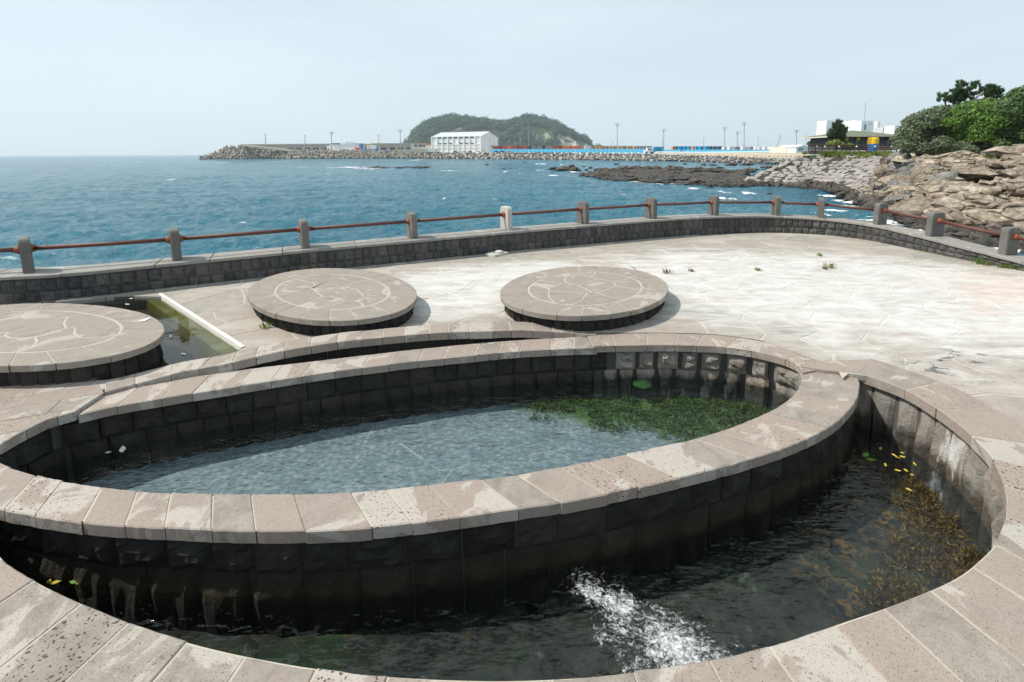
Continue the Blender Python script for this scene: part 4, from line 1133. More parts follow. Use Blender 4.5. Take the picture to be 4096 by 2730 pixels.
# boardwalk: deck boards, posts, three rails
bw_ = thing('boardwalk', 'brown timber boardwalk with post and rail fence on top of the stone embankment', 'boardwalk', zp(450, 850, 67))
ends = [zp(98, 846, 66), zp(450, 850, 67), zp(790, 856, 67), zp(1015, 888, 62)]
for a, b_ in zip(ends, ends[1:]):
    ln = (b_ - a).length; nb = int(ln / .30); d = (b_ - a) / nb
    for k in range(nb):
        p = a + d * (k + .5); mb = MB(); mb.box((0, 1.1, -.05), (.26 if abs(d.x) > .1 else .2, 2.6, .08)); obj('board', mb.me('board', 'wood_brown'), bw_, Matrix.Translation(p))
    mb = MB(); perp = Vector((0, .05, 0)); mb.tube([a + Vector((0, -.1, -.28)), b_ + Vector((0, -.1, -.28))], .2, 4); mb.build('beam', 'wood_brown', bw_)
    npst = max(2, round(ln / 1.15)); 
    for k in range(npst + (b_ is ends[-1])):
        p = a.lerp(b_, k / npst); mb = MB(); mb.box((0, 0, .45), (.11, .11, 1.0)); obj('post', mb.me('post', 'wood_brown'), bw_, Matrix.Translation(p))
    for h in (.35, .62, .92):
        mb = MB(); mb.tube([a + Vector((0, -.02, h)), b_ + Vector((0, -.02, h))], .042, 4); mb.build('rail', 'wood_brown', bw_)
mb = MB().lathe([(.03, 0), (.10, .05), (.12, .12), (.10, .20), (.04, .24)], n=8); LM = mb.me('bulkhead_lamp', 'white_paint')
for zx in (180, 262, 410, 593, 785, 960):
    p = zp(zx, 805, 66.5 if zx < 800 else 62.6); obj('lamp', LM, bw_, Matrix.Translation(p + Vector((0, -.18, -.1))))
# shrubs round the house, single pine
rs = random.Random(77)
bush('yellow-green shrub between the house pine and the boardwalk', 'grass_green', blobset([(330, 775, 40), (390, 765, 42), (440, 780, 30)], 70, rs), 900, .2, 41, zp(380, 830, 70))
bush('small green shrub before the house wall, between two windows', 'leaf_green', blobset([(520, 785, 28), (550, 790, 20)], 70, rs), 500, .18, 42, zp(530, 830, 70))
pine('single pine standing at the corner of the grey house', 71, [(410, 830), (405, 760), (398, 690), (400, 610), (410, 540)],
     [[(405, 740), (360, 700), (320, 680)], [(400, 700), (450, 660), (490, 630)], [(400, 650), (360, 620)], [(402, 620), (440, 580)]],
     [(420, 545, 30), (400, 590, 45), (440, 610, 40), (360, 620, 38), (400, 650, 50), (340, 670, 40), (460, 660, 40), (380, 700, 50), (440, 700, 45), (320, 700, 30), (480, 630, 28), (390, 740, 35)], 5200, .42, 8)

# ================================================================== white buildings behind the house
def block(parent, zx0, zx1, zy0, zy1, Y, depth, mat, name='wall'):
    p = zp(zx0, zy1, Y); q = zp(zx1, zy0, Y); mb = MB(); mb.box(((p.x + q.x) / 2, Y + depth / 2, (p.z + q.z) / 2), (q.x - p.x, depth, q.z - p.z)); return mb.build(name, mat, parent)
def pane(parent, zx0, zx1, zy0, zy1, Y, mat='window_dark', name='window'):
    p = zp(zx0, zy1, Y); q = zp(zx1, zy0, Y); mb = MB(); mb.box(((p.x + q.x) / 2, Y - .04, (p.z + q.z) / 2), (q.x - p.x, .12, q.z - p.z)); return mb.build(name, mat, parent)
wbl = thing('white_building', 'flat-roofed white building block rising behind the pine and grey house', 'building', zp(500, 800, 130))
block(wbl, 268, 372, 530, 800, 130, 4, 'white_paint'); block(wbl, 372, 480, 640, 800, 132, 3, 'white_paint'); block(wbl, 478, 545, 568, 800, 131, 4, 'white_paint')
block(wbl, 560, 632, 530, 800, 129, 4, 'white_paint'); block(wbl, 632, 806, 532, 800, 126, 5, 'white_paint')
pane(wbl, 682, 698, 570, 628, 126); pane(wbl, 735, 742, 560, 570, 126); pane(wbl, 757, 764, 560, 570, 126); pane(wbl, 575, 608, 617, 642, 129); pane(wbl, 340, 352, 570, 640, 130)
p = zp(834, 650, 125); mb = MB(); rr_ = 28 * .3827 * 125 / F; mb.lathe([(rr_, p.z - 8), (rr_, zp(834, 541, 125).z)], (p.x, 126, 0), 14); mb.build('stair_tower', 'white_paint', wbl)
p = zp(680, 530, 128); mb = MB(); mb.tube([p, p + Vector((0, 0, 5))], .07, 5); mb.build('antenna', 'steel_grey', wbl)
wb2 = thing('white_hall', 'low cream and white hall half hidden by the silvery bush', 'building', zp(970, 760, 110))
block(wb2, 862, 985, 600, 780, 118, 3, 'pale_grey'); block(wb2, 980, 1090, 583, 780, 110, 3, 'white_paint')
for k in range(4): pane(wb2, 1000 + k * 18, 1012 + k * 18, 605, 640, 110, 'pale_grey', 'louvre')
lw = thing('long_white_shed', 'long low white shed at the foot of the light masts beside the boardwalk', 'building', at(3190, 606, 150))
def hbox(parent, x0, x1, y0, y1, Y, depth, mat, name):
    p = at(x0, y1, Y); q = at(x1, y0, Y); mb = MB(); mb.box(((p.x + q.x) / 2, Y + depth / 2, (p.z + q.z) / 2), (q.x - p.x, depth, q.z - p.z)); return mb.build(name, mat, parent)
hbox(lw, 3184, 3240, 590, 612, 150, 10, 'white_paint', 'wall'); hbox(lw, 3145, 3184, 588, 612, 155, 10, 'cream_paint', 'annex')
p0, p1, p2 = at(3184, 590, 149.8), at(3214, 580, 149.8), at(3246, 590, 149.8)
MB().add([p0, p1, p2, p0 + Vector((0, 11, 0)), p1 + Vector((0, 11, 0)), p2 + Vector((0, 11, 0))], [(0, 2, 1), (0, 1, 4, 3), (1, 2, 5, 4), (3, 4, 5)]).build('roof', 'white_paint', lw)
hbox(lw, 3196, 3203, 595, 600, 149.8, .2, 'window_dark', 'window'); hbox(lw, 3205, 3212, 595, 600, 149.8, .2, 'window_dark', 'window')

# ================================================================== reef in the middle distance
rs = random.Random(14)
reef = thing('rock_reef', 'broad dark brown lava reef lying awash in front of the stony embankment', 'reef', G(2750, 735, SEA))
fe = [(2330, 706), (2400, 719), (2450, 727), (2560, 732), (2687, 742), (2832, 750), (2955, 752), (3060, 750), (3200, 757)]
be = [(2395, 692), (2440, 688), (2488, 684), (2572, 677), (2706, 684), (2859, 692), (3012, 700), (3110, 712), (3220, 722)]
fp = smooth_path([G(x, y, SEA).to_2d() for x, y in fe], 130); bp_ = smooth_path([G(x, y, SEA + .2).to_2d() for x, y in be], 130)
vs = []; nv = 44
for j in range(nv + 1):
    v = j / nv
    for i in range(130):
        p = fp[i].lerp(bp_[i], v); q = Vector((p.x * .16, p.y * .10, 0)); e = min(1, v * 7, (1 - v) * 5, i / 6, 1)
        h = .55 + .55 * (1 - 2 * abs(noise.noise(q))) + .5 * noise.noise(q * 3.1) + .45 * (1 - 2 * abs(noise.noise(q * 4.3))) + .28 * noise.noise(q * 9) + .16 * noise.noise(q * 21)
        h *= (.75 + .6 * max(0, .35 - v))
        vs.append((p.x, p.y, SEA - .5 + e * max(.15, h + .15)))
fs = [(j * 130 + i, j * 130 + i + 1, (j + 1) * 130 + i + 1, (j + 1) * 130 + i) for j in range(nv) for i in range(129)]
obj('shelf', mesh('shelf', vs, fs, 'reef_rock'), reef)
RK = [rugged(60 + i, 'reef_rock', 3, .62, .34) for i in range(9)]
items = []
def rk(p, s, h=1.0): 
    m = Matrix.Translation(p) @ Matrix.Rotation(rs.uniform(0, 6.28), 4, 'Z') @ Matrix.Diagonal((s * rs.uniform(1.0, 1.7), s, s * h, 1)); return (rs.choice(RK), m, s / p.y)
for _ in range(95):
    t = rs.random(); p2 = samp(fp, t) + Vector((0, rs.uniform(-.4, 2.5))); s = rs.uniform(.8, 2.4); items.append(rk(Vector((p2.x, p2.y, SEA + .1)), s, rs.uniform(.7, 1.1)))
for _ in range(110):
    t = rs.random(); v = rs.random(); p2 = samp(fp, t).lerp(samp(bp_, t), v); s = rs.uniform(.7, 2.2); items.append(rk(Vector((p2.x, p2.y, SEA + .35)), s, rs.uniform(.6, 1.1)))
for _ in range(55):
    t = rs.random() * .8; p2 = samp(bp_, t) + Vector((0, rs.uniform(-2, 6))); s = rs.uniform(1.4, 3.6); items.append(rk(Vector((p2.x, p2.y, SEA + .25)), s, rs.uniform(.7, 1.2)))
scatter_parts(items, reef, 'rock')
# rocks standing alone in the water: (px, py of the waterline, width px, height factor)
SR = [(2210, 684, 60, .5), (2245, 686, 60, .6), (2285, 681, 46, 1.0), (2300, 688, 55, .8), (2262, 676, 30, .7), (2335, 670, 18, .8), (2361, 676, 26, .9), (2345, 684, 22, .7), (2395, 686, 40, .8), (2430, 686, 46, .7),
      (2466, 661, 28, .6), (2480, 677, 30, .9), (2500, 690, 40, .8), (1948, 664, 22, .8), (2018, 676, 20, .4), (2042, 678, 28, .35), (1784, 684, 24, .35), (2097, 651, 16, .4), (2090, 659, 12, .4), (2380, 716, 22, .6), (2310, 716, 16, .5),
      (2815, 664, 24, .9), (2850, 665, 40, .4), (2925, 665, 50, .6), (2990, 664, 60, .4), (2880, 676, 40, .4), (2960, 690, 30, .9), (2995, 692, 60, .7), (3015, 684, 40, .5), (3070, 676, 60, .5), (3110, 676, 26, .6), (2940, 692, 24, .5), (3060, 684, 30, .4),
      (2848, 757, 24, .5), (2888, 755, 16, .6), (2915, 758, 22, .7), (2950, 766, 14, .7), (2970, 761, 28, .5), (3130, 762, 32, .5), (3100, 765, 20, .4), (3083, 780, 34, .45), (3045, 757, 30, .8), (2740, 660, 20, .8)]
for px, py, wpx, hf in SR:
    p = G(px, py, SEA); s = wpx * p.y / F; me = rs.choice(RK)
    o = obj('sea_rock', me, None, Matrix.Translation((p.x, p.y, SEA + .05 * s)) @ Matrix.Rotation(rs.uniform(0, 6.28), 4, 'Z') @ Matrix.Diagonal((s, s * .8, s * hf * 1.3, 1)))
    if py < 690 and px < 2100: tag(o, 'small black rock alone in open water away from the reef', 'rock', 'lone rocks in open water')
    elif py > 740: tag(o, 'small dark rock in the surf before the reef front', 'rock', 'rocks in the surf')
    else:
        lk = 'broad high' if wpx >= 45 and hf >= .6 else 'long flat' if wpx >= 38 else 'small upright' if hf >= .7 else 'small low'
        tag(o, lk + ' dark lava rock rising from the water round the reef', 'rock', lk + ' rocks round the reef')
for k in range(13):
    px = 1490 + k * 18 + rs.uniform(-4, 4); p = G(px, 674 + rs.uniform(-2, 3) - k * .2, SEA); s = rs.uniform(22, 40) * p.y / F
    tag(obj('sea_rock', rs.choice(RK), None, Matrix.Translation((p.x, p.y, SEA)) @ Matrix.Rotation(rs.uniform(-.4, .4), 4, 'Z') @ Matrix.Diagonal((s * 1.3, s, s * rs.uniform(.45, .75), 1))), 'black rock in the long low bar with white surf at its end', 'rock', 'rocks of the low bar')

# ---- surf: ragged foam sheets on the water, one object
n = N('foam'); a = n.noise(.9, 6, .7, vec=n.vec((.7, 1, 1)), dist=1.2); 
al = n.rng(a, .43, .55)
tr = n.n('ShaderNodeBsdfTransparent'); df = n.bsdf((.82, .84, .85), .7, n.bump(n.noise(5, 4), .8, .2), .2); ms = n.n('ShaderNodeMixShader'); n.l(al, ms.inputs[0]); n.l(tr.outputs[0], ms.inputs[1]); n.l(df, ms.inputs[2]); M['foam'] = n.end(ms.outputs[0])
fm = MB()
def foam(px, py, wpx, hpx, z=.24):
    """a lens of broken foam lying on the water"""
    c = G(px, py, SEA); rx = wpx / 2 * c.y / F; f = G(px, py + hpx / 2, SEA).y; bk = G(px, py - hpx / 2, SEA).y; ry = abs(bk - f) / 2
    m = 22; vs = [(c.x, c.y, SEA + z)]
    for k in range(m):
        a = 2 * math.pi * k / m; w_ = 1 + .45 * noise.noise(Vector((px, py, 0)) * .37 + Vector((math.cos(a), math.sin(a), 0)) * 2.0)
        vs.append((c.x + rx * w_ * math.cos(a), c.y + ry * w_ * math.sin(a), SEA + .10))
    fm.add(vs, [(0, 1 + k, 1 + (k + 1) % m) for k in range(m)])
for a in [(1400, 671, 150, 9), (1450, 677, 120, 8), (1380, 668, 60, 4), (1193, 672, 30, 4), (1664, 642, 26, 4), (2160, 657, 60, 5), (2110, 660, 40, 4), (2245, 661, 24, 4), (2215, 705, 50, 8), (2290, 690, 60, 6), (2380, 712, 90, 12), (2470, 728, 120, 10), (2540, 730, 90, 12), (2640, 738, 120, 10), (2735, 744, 80, 8), (2780, 758, 60, 10), (2885, 772, 60, 12), (2850, 768, 40, 8), (2985, 776, 60, 12), (2890, 798, 40, 8), (2930, 800, 30, 8), (2160, 684, 40, 4), (1784, 686, 80, 4), (2330, 659, 20, 3),
          (3330, 790, 80, 14), (3400, 812, 90, 20), (3450, 838, 90, 26), (3380, 858, 160, 30), (3460, 876, 190, 34), (3300, 868, 90, 20), (3560, 896, 150, 34), (3690, 935, 120, 40), (3830, 985, 160, 40), (4010, 1010, 160, 40), (3250, 860, 40, 10), (970, 917 - 16, 34, 8), (930, 1000 - 8, 40, 8), (2020, 690, 30, 3), (1310, 700, 24, 3), (2080, 700, 26, 3), (900, 652, 20, 3), (1120, 648, 16, 3), (700, 720, 26, 4), (420, 760, 26, 5), (1780, 800, 26, 5), (2450, 690, 40, 4)]: foam(*a)
o = fm.build('sea_foam', 'foam'); o['kind'] = 'stuff'; o['label'] = 'white surf and whitecaps breaking on the sea round the reef and shore'; o['category'] = 'foam'

# ================================================================== harbour mole, far off
JT = [(806, 639, 637), (850, 637, 620), (887, 637, 599), (914, 637, 589), (970, 637, 588), (1040, 636, 594), (1090, 636, 603), (1200, 636, 605), (1400, 635, 606), (1600, 634.5, 608), (1700, 635, 612), (2000, 638, 613),
      (2350, 642, 616), (2500, 644, 616.5), (2720, 648, 622), (2740, 648, 624), (3000, 656, 632), (3150, 661, 638), (3300, 668, 642)]
jw = []; jc = []
for x, yw, yc in JT:
    b = G(x, yw, SEA); jw.append(b); jc.append(at(x, yc, b.y + 13 - min(9, max(0, (x - 2000) / 130))))
def jpt(t, v):
    i = min(int(t), len(JT) - 2); f = t - i; return jw[i].lerp(jw[i + 1], f).lerp(jc[i].lerp(jc[i + 1], f), v)
def jx(px):                                           # mole parameter at a pixel column
    for i in range(len(JT) - 1):
        if JT[i][0] <= px <= JT[i + 1][0]: return i + (px - JT[i][0]) / (JT[i + 1][0] - JT[i][0])
    return 0 if px < JT[0][0] else len(JT) - 1.001
def jY(px): return jpt(jx(px), 1).y
mole = struct('harbour_mole', None) if False else None
vs = []; n_ = 120; ts = [(len(JT) - 1) * k / n_ for k in range(n_ + 1)]
for k in range(6):
    for t in ts:
        t = min(t, len(JT) - 1.001)
        if k < 4: p = jpt(t, k / 3) + Vector((0, 0, -1.2 if k == 0 else -.3))
        else:
            q = jpt(t, 1); hd_ = Vector((q.x, q.y, 0)).normalized(); p = q + hd_ * (40 if k == 4 else 170) + Vector((0, 0, -.4))
        vs.append(p)
q = n_ + 1; fs = [(k * q + i, k * q + i + 1, (k + 1) * q + i + 1, (k + 1) * q + i) for k in range(5) for i in range(n_)]
simple('mole_ground', (.30, .28, .25), .95, .15, .1)
mole = struct('harbour_mole', mesh('harbour_mole', vs, fs, 'mole_ground'))
rs = random.Random(61)
def tetrapod():
    mb = MB(); a = [Vector((0, 0, 1)), Vector((.943, 0, -.333)), Vector((-.471, .816, -.333)), Vector((-.471, -.816, -.333))]
    for d in a: mb.tube([Vector((0, 0, 0)), d * .6], [.26, .16], 6)
    return mb.me('tetrapod', 'armour_concrete')
TP = tetrapod(); JR = [hull_rock(200 + i, 'jetty_rock', .8, 16, 'rock', .3) for i in range(8)]
it1 = []; it2 = []
px = 806.0
while px < 1665:
    for row in range(5):
        v = row / 4.3; x = px + rs.uniform(-6, 6); t = jx(x); p = jpt(t, v); 
        s = rs.uniform(4.0, 5.2)
        it1.append((TP, Matrix.Translation(p + Vector((0, 0, rs.uniform(-.2, .8)))) @ Matrix.Rotation(rs.uniform(0, 6.28), 4, 'Z') @ Matrix.Rotation(rs.uniform(-1, 1), 4, 'X') @ Matrix.Diagonal((s, s, s, 1)), s / p.y))
    px += 12
px = 1640.0
while px < 3270:
    for row in range(5):
        v = row / 4.2; x = px + rs.uniform(-6, 6); t = jx(x); p = jpt(t, v); s = rs.uniform(11, 19) * p.y / F
        it2.append((rs.choice(JR), Matrix.Translation(p + Vector((0, 0, rs.uniform(-.2, .2)))) @ Matrix.Rotation(rs.uniform(0, 6.28), 4, 'Z') @ Matrix.Diagonal((s * 1.2, s, s * .75, 1)), s / p.y))
    px += 10.5
scatter_parts(it1, mole, 'tetrapod'); scatter_parts(it2, mole, 'rock')

# long breakwater wall with openings
Yw = 560.0
bwall = thing('breakwater_wall', 'long grey concrete breakwater wall with dark openings behind the tetrapods', 'wall', at(1300, 604, Yw))
p = at(966, 606, Yw); q = at(1668, 606, Yw); zt0 = at(966, 578.5, Yw).z; zt1 = at(1668, 573.5, Yw).z; zb_ = at(1300, 612, Yw).z
MB().add([(p.x, Yw, zb_), (q.x, Yw, zb_), (q.x, Yw, zt1), (p.x, Yw, zt0), (p.x, Yw + 8, zb_), (q.x, Yw + 8, zb_), (q.x, Yw + 8, zt1), (p.x, Yw + 8, zt0)], [(0, 1, 2, 3), (3, 2, 6, 7), (1, 5, 6, 2), (4, 0, 3, 7)]).build('face', 'concrete_far', bwall)
MB().add([(p.x, Yw - 1.2, zt0 - 1.6), (q.x, Yw - 1.2, zt1 - 1.6), (q.x, Yw - 1.2, zt1 + .2), (p.x, Yw - 1.2, zt0 + .2), (p.x, Yw + 2, zt0 + .2), (q.x, Yw + 2, zt1 + .2)], [(0, 1, 2, 3), (3, 2, 5, 4)]).build('cornice', 'concrete_far', bwall)
for k in range(15):
    x = 1150 + k * 34
    a = at(x, 599.5, Yw); b = at(x + 22, 592.5 - k * .1, Yw); mb = MB(); mb.box(((a.x + b.x) / 2, Yw - .05, (a.z + b.z) / 2), (b.x - a.x, .3, b.z - a.z)); mb.build('opening', 'dark_opening', bwall)
a = at(965, 579, 470); b = at(1190, 604, 470); c_ = at(965, 585, 470); d_ = at(1090, 604, 470)
MB().add([a, b, b - Vector((0, 0, 2)), c_ , a + Vector((0, 6, 0)), b + Vector((0, 6, 0))], [(3, 2, 1, 0), (0, 1, 5, 4)]).build('ramp', 'concrete_beige', bwall)

# light masts
def mast(px, y0, y1, Y, label, kind):
    b = at(px, y1, Y); t = at(px, y0, Y); k = Y / F; m = thing('light_mast', label, 'light mast', b, 'harbour light masts')
    r = 1.9 * k
    MB().tube([b - Vector((0, 0, 3)), t], [r, r * .55], 6).build('pole', 'steel_grey', m)
    w_ = (9 if kind else 5) * k
    hm = MB(); hm.box((t.x, t.y, t.z), (w_ * 2, .5, .8 * k)); 
    if kind: hm.box((t.x, t.y, t.z - 4 * k), (w_ * 1.6, .5, .8 * k)); hm.tube([t - Vector((w_, 0, 4 * k)) * .6, t - Vector((0, 0, 12 * k))], .5 * k, 4); hm.tube([t + Vector((w_ * .6, 0, -2.4 * k)), t - Vector((0, 0, 12 * k))], .5 * k, 4)
    hm.build('crossarm', 'steel_grey', m)
    for j in range(5 if kind else 3):
        o_ = (j / (4 if kind else 2) - .5) * 2 * w_; fl_ = MB(); fl_.box((t.x + o_, t.y - .4, t.z + 1.4 * k), (2.1 * k, .8, 2.0 * k)); fl_.build('floodlight', 'pale_grey', m)
for px, y0, y1, Y, kd_ in [(1062, 539, 580, 565, 0), (1220, 543, 606, 480, 0), (1326, 531, 606, 480, 1), (1515, 544, 606, 480, 0), (1601, 522, 607, 475, 1), (1831, 521, 590, 500, 1), (2081, 536, 600, 480, 1), (2114, 514, 600, 440, 1),
                           (2469, 498, 603, 300, 1), (2655, 520, 603, 340, 1), (2899, 512, 603, 280, 1), (2950, 530, 603, 320, 1), (2977, 493, 603, 250, 1), (3186, 523, 603, 260, 1), (3276, 535, 600, 240, 1)]:
    if px < 1100: lab = 'short light mast rising from behind the long breakwater wall'
    elif px < 1560 and kd_ == 0: lab = 'slim light mast before the openings of the breakwater wall'
    elif px == 1326: lab = 'light mast standing just before the white patrol ship'
    elif px == 1601: lab = 'tall light mast between the breakwater wall and the cream gatehouse'
    elif px == 1831: lab = 'floodlights showing just above the warehouse roof'
    elif px in (2081, 2114): lab = 'floodlight mast before the wooded island, %s of a pair' % ('shorter' if px == 2081 else 'taller')
    elif px == 2469: lab = 'floodlight mast at the rusty brown containers'
    elif px == 2655: lab = 'floodlight mast beside the white lorry'
    elif px in (2899, 2950, 2977): lab = {2899: 'middle-sized', 2950: 'shortest', 2977: 'tallest'}[px] + ' floodlight mast in the group of three by the grey containers'
    elif px == 3186: lab = 'floodlight mast above the long white shed'
    else: lab = 'floodlight mast between the dark far trees and the white building'
    mast(px, y0, y1, Y, lab, kd_)
for px, y0, y1, Y, lab in [(2451, 565, 606, 310, 'small street lamp beside the mast at the rusty containers'), (2650, 551, 610, 250, 'street lamp over the lorry cargo'), (2815, 550, 614, 225, 'street lamp before the blue containers'), (3033, 546, 610, 230, 'street lamp beside the crane'), (3224, 539, 612, 170, 'street lamp over the white shed'), (2031, 566, 612, 330, 'thin pole before the first red containers')]:
    b = at(px, y1, Y); t = at(px, y0, Y); k = Y / F; m = thing('street_lamp', lab, 'street lamp', b, 'harbour street lamps')
    MB().tube([b - Vector((0, 0, 1)), t, ], [1.0 * k, .7 * k], 5).build('pole', 'steel_grey', m)
    MB().tube([t, t + Vector((4 * k, 0, 1.2 * k)), t + Vector((8 * k, 0, 1.2 * k))], [.8 * k, .7 * k, 1.0 * k], 5).build('arm', 'pale_grey', m)

# warehouse
wa = thing('warehouse', 'large white harbour warehouse with pilasters and grey gable roof before the island', 'warehouse', at(1830, 608, 420))
A0 = at(1729, 610, 432); A1 = at(1923, 610, 415); A2 = at(1990, 609, 446); A3 = A2 + (A0 - A1); zE = at(1923, 545, 415).z; zR_ = at(1956, 526.5, 430).z; zB = min(A0.z, A1.z) - 2
cor = [Vector((v.x, v.y, 0)) for v in (A0, A1, A2, A3)]
V = lambda p, z: Vector((p.x, p.y, z))
mg1 = (cor[1] + cor[2]) / 2; mg0 = (cor[0] + cor[3]) / 2
MB().add([V(c, zB) for c in cor] + [V(c, zE) for c in cor] + [V(mg1, zR_ - .2), V(mg0, zR_ - .2)], [(0, 1, 5, 4), (1, 2, 6, 8, 5), (2, 3, 7, 6), (3, 0, 4, 9, 7)]).build('wall', 'white_paint', wa)
sl = (V(mg1, zR_) - V(cor[1], zE)); ex = (cor[1] - cor[0]).normalized() * .8; nrm = sl * .04
MB().add([V(cor[0], zE) - nrm - ex, V(cor[1], zE) - nrm + ex, V(mg1, zR_) + ex, V(mg0, zR_) - ex, V(cor[2], zE) + ex, V(cor[3], zE) - ex], [(0, 1, 2, 3), (3, 2, 4, 5)]).build('roof', 'roof_grey', wa)
L01 = cor[1] - cor[0]; n01 = Vector((L01.y, -L01.x, 0)).normalized(); yaw = math.atan2(L01.y, L01.x); LL = L01.length
def onwall(c, L, nn, f, z, dims, name, mat, parent=wa, d=.15):
    p = V(c + L * f, z) + nn * d; mb = MB(); mb.box((0, 0, 0), dims); return obj(name, mb.me(name, mat), parent, Matrix.Translation(p) @ Matrix.Rotation(math.atan2(L.y, L.x), 4, 'Z'))
nb_ = 9; hh = zE - zB
for k in range(nb_ + 1): onwall(cor[0], L01, n01, k / nb_, zB + hh / 2, (1.0, .8, hh), 'pilaster', 'white_paint', d=.3)
for f in (.30, .50, .99): onwall(cor[0], L01, n01, .5, zB + 2 + (hh - 2) * f, (LL, .5, .7), 'band', 'white_paint', d=.2)
for k in range(1, 8):
    for f in (.56, .92):
        if k == 4 and f < .6: continue
        onwall(cor[0], L01, n01, (k + .5) / nb_, zB + 2 + (hh - 2) * f, (LL / nb_ * .62, .3, .9), 'window', 'window_dark')
onwall(cor[0], L01, n01, 4.5 / nb_, zB + hh * .28, (LL / nb_ * .8, .3, hh * .5), 'roller_door', 'pale_grey')
L12 = cor[2] - cor[1]; n12 = Vector((L12.y, -L12.x, 0)).normalized()
for k in range(5): onwall(cor[1], L12, n12, k / 4, zB + hh / 2, (1.2, .8, hh), 'pilaster', 'white_paint', d=.3)
onwall(cor[1], L12, n12, .62, zB + hh * .3, (7, .3, hh * .45), 'roller_door', 'roof_grey')
onwall(cor[1], L12, n12, .28, zB + hh * .2, (14, 6, hh * .33), 'lean_to', 'white_paint', d=3)
# gatehouse and annexes
gh = thing('gatehouse', 'small cream flat-roofed building left of the warehouse by a red roofed shed', 'building', at(1670, 604, 440))
hbox(gh, 1644, 1703, 575, 606, 440, 10, 'cream_paint', 'wall'); hbox(gh, 1642, 1705, 573.5, 575.5, 439, 12, 'concrete_beige', 'parapet')
for a, b in ((1659, 1667), (1674, 1681), (1683, 1690), (1693, 1700)): hbox(gh, a, b, 580, 588, 439.8, .4, 'window_dark', 'window')
tag(hbox(None, 1606, 1760, 597, 611, 430, .6, 'concrete_beige', 'quay_wall'), 'low beige quay wall before the cream gatehouse', 'wall')
sh_ = thing('red_shed', 'small white shed with a red roof between gatehouse and warehouse', 'shed', at(1718, 606, 436))
hbox(sh_, 1704, 1729, 580, 606, 436, 6, 'white_paint', 'wall'); M['red_roof'] = simple('red_roof', (.55, .16, .10)); hbox(sh_, 1703, 1728, 575, 580.5, 435.5, 7, 'red_roof', 'roof')
# patrol ship
ship = thing('patrol_ship', 'white patrol ship with lattice mast and radar dome moored behind the mole', 'ship', at(1370, 606, 500))
simple('ship_grey', (.62, .68, .72), .5, .04, .1)
hbox(ship, 1308, 1450, 596, 612, 500, 12, 'white_paint', 'hull'); hbox(ship, 1322, 1372, 573, 597, 502, 8, 'white_paint', 'wheelhouse'); hbox(ship, 1352, 1425, 578, 600, 501, 9, 'ship_grey', 'deckhouse'); hbox(ship, 1385, 1412, 570, 580, 502, 7, 'ship_grey', 'bridge_deck')
hbox(ship, 1308, 1340, 583, 598, 501, 7, 'white_paint', 'foredeck'); hbox(ship, 1324, 1358, 574, 577, 500.5, 9, 'window_dark', 'window_band')
mb = MB(); k = 500 / F
b = at(1368, 575, 503); 
for dx in (-5, 5): mb.tube([b + Vector((dx * k, 0, 0)), at(1369 + dx * .3, 552, 503)], .5 * k, 4)
for y in (558, 564, 570): a = at(1361, y, 503); mb.tube([a, at(1376, y - 2, 503)], .45 * k, 4)
mb.tube([at(1369, 552, 503), at(1369, 546, 503)], .3 * k, 4); mb.build('lattice_mast', 'white_paint', ship)
c = at(1381, 567, 503); mb = MB(); r = 5 * k; mb.lathe([(r * .5, -r * .9), (r * .95, -r * .35), (r, .1 * r), (r * .75, r * .65), (r * .2, r * .98)], c, 10); mb.build('radar_dome', 'white_paint', ship, True)
a = at(1420, 595, 500); mb = MB(); mb.tube([a, at(1438, 595, 500)], 5 * k, 10); M['life_red'] = simple('life_red', (.60, .12, .10)); mb.build('life_raft', 'life_red', ship)
# work boat with small yellow crane
wbt = thing('work_boat', 'blue and white work boat with a yellow gantry beside the patrol ship', 'boat', at(1475, 606, 490))
hbox(wbt, 1440, 1535, 598, 612, 490, 9, 'tank_blue', 'hull'); hbox(wbt, 1444, 1452, 576, 598, 491, 5, 'tank_blue', 'funnel'); hbox(wbt, 1467, 1499, 581, 599, 491, 6, 'white_paint', 'cabin')
a = at(1455, 598, 490); mb = MB()
for x in (1455, 1474): mb.tube([at(x, 599, 490), at(x + 2, 577, 490)], 1.4 * k, 4)
mb.tube([at(1455, 577, 490), at(1482, 576, 490)], 1.6 * k, 4); M['gantry_yellow'] = simple('gantry_yellow', (.70, .48, .22)); mb.build('gantry', 'gantry_yellow', wbt)
mb = MB(); mb.tube([at(1481, 590, 491), at(1481, 541, 491)], .8 * k, 4); mb.build('mast', 'white_paint', wbt)

# container rows
cols = {'r': (.42, .13, .10), 'm': (.26, .075, .07), 'o': (.62, .22, .10), 'n': (.05, .09, .14), 't': (.05, .25, .34), 'b': (.02, .27, .47), 'g': (.28, .29, .27), 'w': (.62, .60, .62), 'd': (.22, .24, .27), 'y': (.46, .27, .14)}
names = {'r': 'brick red', 'm': 'maroon', 'o': 'orange red', 'n': 'navy', 't': 'teal', 'b': 'bright blue', 'g': 'weathered grey', 'w': 'pale grey', 'd': 'dark grey', 'y': 'tan'}
for k_, c in cols.items(): simple('container_' + k_, c, .6, .1, .3)
row = 'rmrorrmrngtyngrmororgwntrnmyygbytyggydgnggtggdgngd'
px = 1970.0; i = 0; seq = []
rs = random.Random(88)
while px < 2600:
    w_ = rs.choice((11, 14, 20, 24)); seq.append((px, px + w_, row[i % len(row)] if px < 2345 else rs.choice('gydyggdyg'), 584 + (px - 1970) * .0016, 604)); px += w_ + .6; i += 1
px = 2690.0; cc = list('otbtbnbtbbtobbtbbtnb'); i = 0
